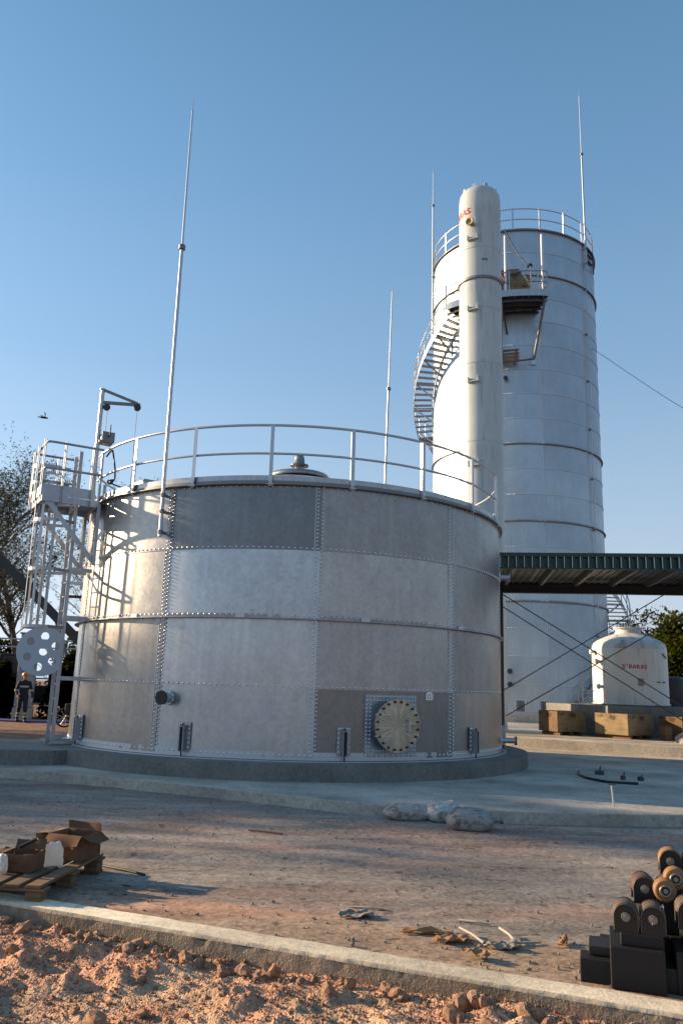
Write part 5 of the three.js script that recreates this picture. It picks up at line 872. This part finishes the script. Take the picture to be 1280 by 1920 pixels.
{
  const o = mesh('cable_piece', pipe([V(4.74, .18, -16.2), V(4.58, .18, -15.6), V(4.55, .18, -15.0), V(4.72, .18, -14.45), V(5.2, .18, -14.3)], .024, 40, 6), M.black); tag(o, 'black cable curling on the shaded pad at the right', 'cable');
  const t = thing('pipe_stub', 'thin pale pipe stub standing near the pad edge at the right', 'pipe', [3.84, .16, -11.52]); mesh('pipe', tube(V(0, 0, 0), V(-.02, .28, 0), .014, 8), M.rail, t); mesh('cap', box(.09, .012, .02, -.02, .285, 0), M.darkSteel, t);
  [[5.05, -15.9, 'small dark offcut lying inside the curve of the black cable'], [5.22, -15.1, 'small dark block lying right of the black cable'], [5.5, -15.0, 'dark scrap of metal farthest right on the shaded pad']].forEach(([x, z, l], i) => { const q = mesh('offcut', [rbox(.16 - .03 * i, .07, .07, 0, .035, 0, .01, i), tube(V(0, .03, 0), V(.02, .16 - .03 * i, .02), .012, 6)], M.darkSteel); q.position.set(x, .16, z); tag(q, l, 'offcut'); });
  bag('white_sack', 'pale sack slumped at the right end of the crates', 'sack', [9.75, .50, -22.6], .3, [.45, .20, .3], sackM, 871, .2);
  bag('white_sack', 'pale crumpled sack at the right edge on the slab corner', 'sack', [9.15, .50, -20.9], .1, [.28, .16, .22], mat({ c: [.66, .67, .68], map: sackTex, roughness: .8 }), 881, .25);
}

// ------------------------------------------------------------------ black roller stands at the right
{
  const bk = mat({ c: [.006, .006, .0065], roughness: .6 }), bk2 = mat({ c: [.016, .013, .012], roughness: .5 }), tan = mat({ c: [.27, .135, .05], roughness: .6 }), tan2 = mat({ c: [.11, .075, .05], roughness: .65 }), hub = mat({ c: [.30, .28, .25], roughness: .4, metalness: .7 });
  const worn = mat({ c: [.20, .17, .14], roughness: .5, metalness: .5 });
  const cheekShape = (w, h) => { const s = new THREE.Shape(); s.moveTo(-w / 2, 0); s.lineTo(w / 2, 0); s.lineTo(w / 2, h - w / 2); s.absarc(0, h - w / 2, w / 2, 0, Math.PI, false); s.closePath(); return s; };
  function stand(label, pos, turn, h, wheelM, second) {
    const t = thing('roller_stand', label, 'roller stand', pos, turn, 'black roller stands at the right edge');
    mesh('base_block', rbox(.30, .225, .46, 0, .0175, -.06, .008), bk, t);
    mesh('riser', rbox(.24, h - .13, .30, .03, .13 + (h - .13) / 2, -.02, .008), bk, t);
    for (const [x, z] of [[-.055, .115], [-.055, -.045], [.095, .115], [.095, -.045]]) { const c = mesh('cheek_plate', extrude(cheekShape(.135, .155), .012, .002, 16).translate(x, h, z - .006), bk2, t); mesh('axle_nut', [new THREE.CylinderGeometry(.024, .026, .012, 20).rotateX(Math.PI / 2).translate(x, h + .085, z + .013), new THREE.CylinderGeometry(.014, .014, .022, 6).rotateX(Math.PI / 2).translate(x, h + .085, z + .02)], hub, c); const ed = []; for (let q = 0; q <= 12; q++) { const an = Math.PI * q / 12; ed.push(V(x + .0665 * Math.cos(an), h + .0875 + .0665 * Math.sin(an), z + .008)); } mesh('worn_edge', pipe([V(x + .0665, h + .01, z + .008), ...ed, V(x - .0665, h + .01, z + .008)], .0018, 40, 4), worn, c); }
    for (const x of [-.055, .095]) { const w = mesh('roller', new THREE.LatheGeometry([[.02, -.055], [.062, -.055], [.072, -.047], [.074, 0], [.072, .047], [.062, .055], [.02, .055]].map(([a, b]) => new THREE.Vector2(a, b)), 36).rotateX(Math.PI / 2).translate(x, h + .087, .04), wheelM, t); mesh('hub', new THREE.CylinderGeometry(.036, .036, .118, 24).rotateX(Math.PI / 2).translate(x, h + .087, .04), hub, w); }
    if (second) { for (const [dx, dy] of [[.055, .0], [.125, .06]]) { const w = mesh('roller', new THREE.LatheGeometry([[.02, -.04], [.055, -.04], [.066, -.032], [.068, 0], [.066, .032], [.055, .04], [.02, .04]].map(([a, b]) => new THREE.Vector2(a, b)), 36).rotateX(Math.PI / 2).translate(dx, h + .10 + dy, .17 - dy), tan, t); mesh('hub', [new THREE.TorusGeometry(.030, .007, 8, 28).translate(dx, h + .10 + dy, .21 - dy), new THREE.CylinderGeometry(.015, .015, .10, 6).rotateX(Math.PI / 2).translate(dx, h + .10 + dy, .17 - dy)], hub, w); mesh('bearing', new THREE.CylinderGeometry(.030, .030, .082, 24).rotateX(Math.PI / 2).translate(dx, h + .10 + dy, .17 - dy), bk2, w); } }
    return t;
  }
  const bm = thing('steel_skid', 'low black steel frame under the roller stands at the right edge', 'skid', [1.48, 0, -5.15], -18 * R);
  mesh('front_beam', rbox(1.6, .135, .16, .80, .0675, -.08, .006), bk, bm);
  mesh('step_plate', rbox(.30, .05, .22, .20, .165, -.17, .005), bk2, bm);
  mesh('rear_beam', rbox(1.5, .15, .16, .86, .075, -.42, .006), bk, bm);
  mesh('rear_box', rbox(.12, .17, .12, .26, .20, -.42, .006), bk, bm);
  mesh('cross_beam', rbox(.14, .12, .34, .5, .06, -.25, .006), bk, bm);
  mesh('frame_bolt', [[.95, .14, -.02], [1.1, .155, -.1], [.55, .14, -.03]].map(([x, y, z]) => cyl(.022, .03, x, y + .01, z, 6)), hub, bm);
  stand('front black roller stand with brown rollers, nearest the kerb', [1.82, .10, -5.16], -18 * R, .20, tan2, false);
  stand('middle black roller stand with tan rollers on top', [2.04, .10, -5.46], -14 * R, .29, mat({ c: [.10, .05, .035], roughness: .6 }), true);
  stand('rear black roller stand with pale tan rollers, highest at the right edge', [2.33, .10, -5.74], -18 * R, .40, tan, false);
  stand('black roller stand with rusty rollers at the right edge beside the front one', [2.17, .10, -5.10], -16 * R, .24, tan2, false);
  stand('black roller stand with dark rollers at the right edge behind the middle one', [2.40, .10, -5.40], -20 * R, .34, mat({ c: [.12, .06, .04], roughness: .6 }), false);
  const cc = mesh('wire_clip', pipe([V(1.86, .36, -5.0), V(1.90, .42, -5.02), V(1.95, .46, -5.05), V(1.93, .36, -5.03)], .004, 16, 5), hub); tag(cc, 'thin bent wire hooked on the front roller stand', 'wire');
}

renderer.render(scene, camera);
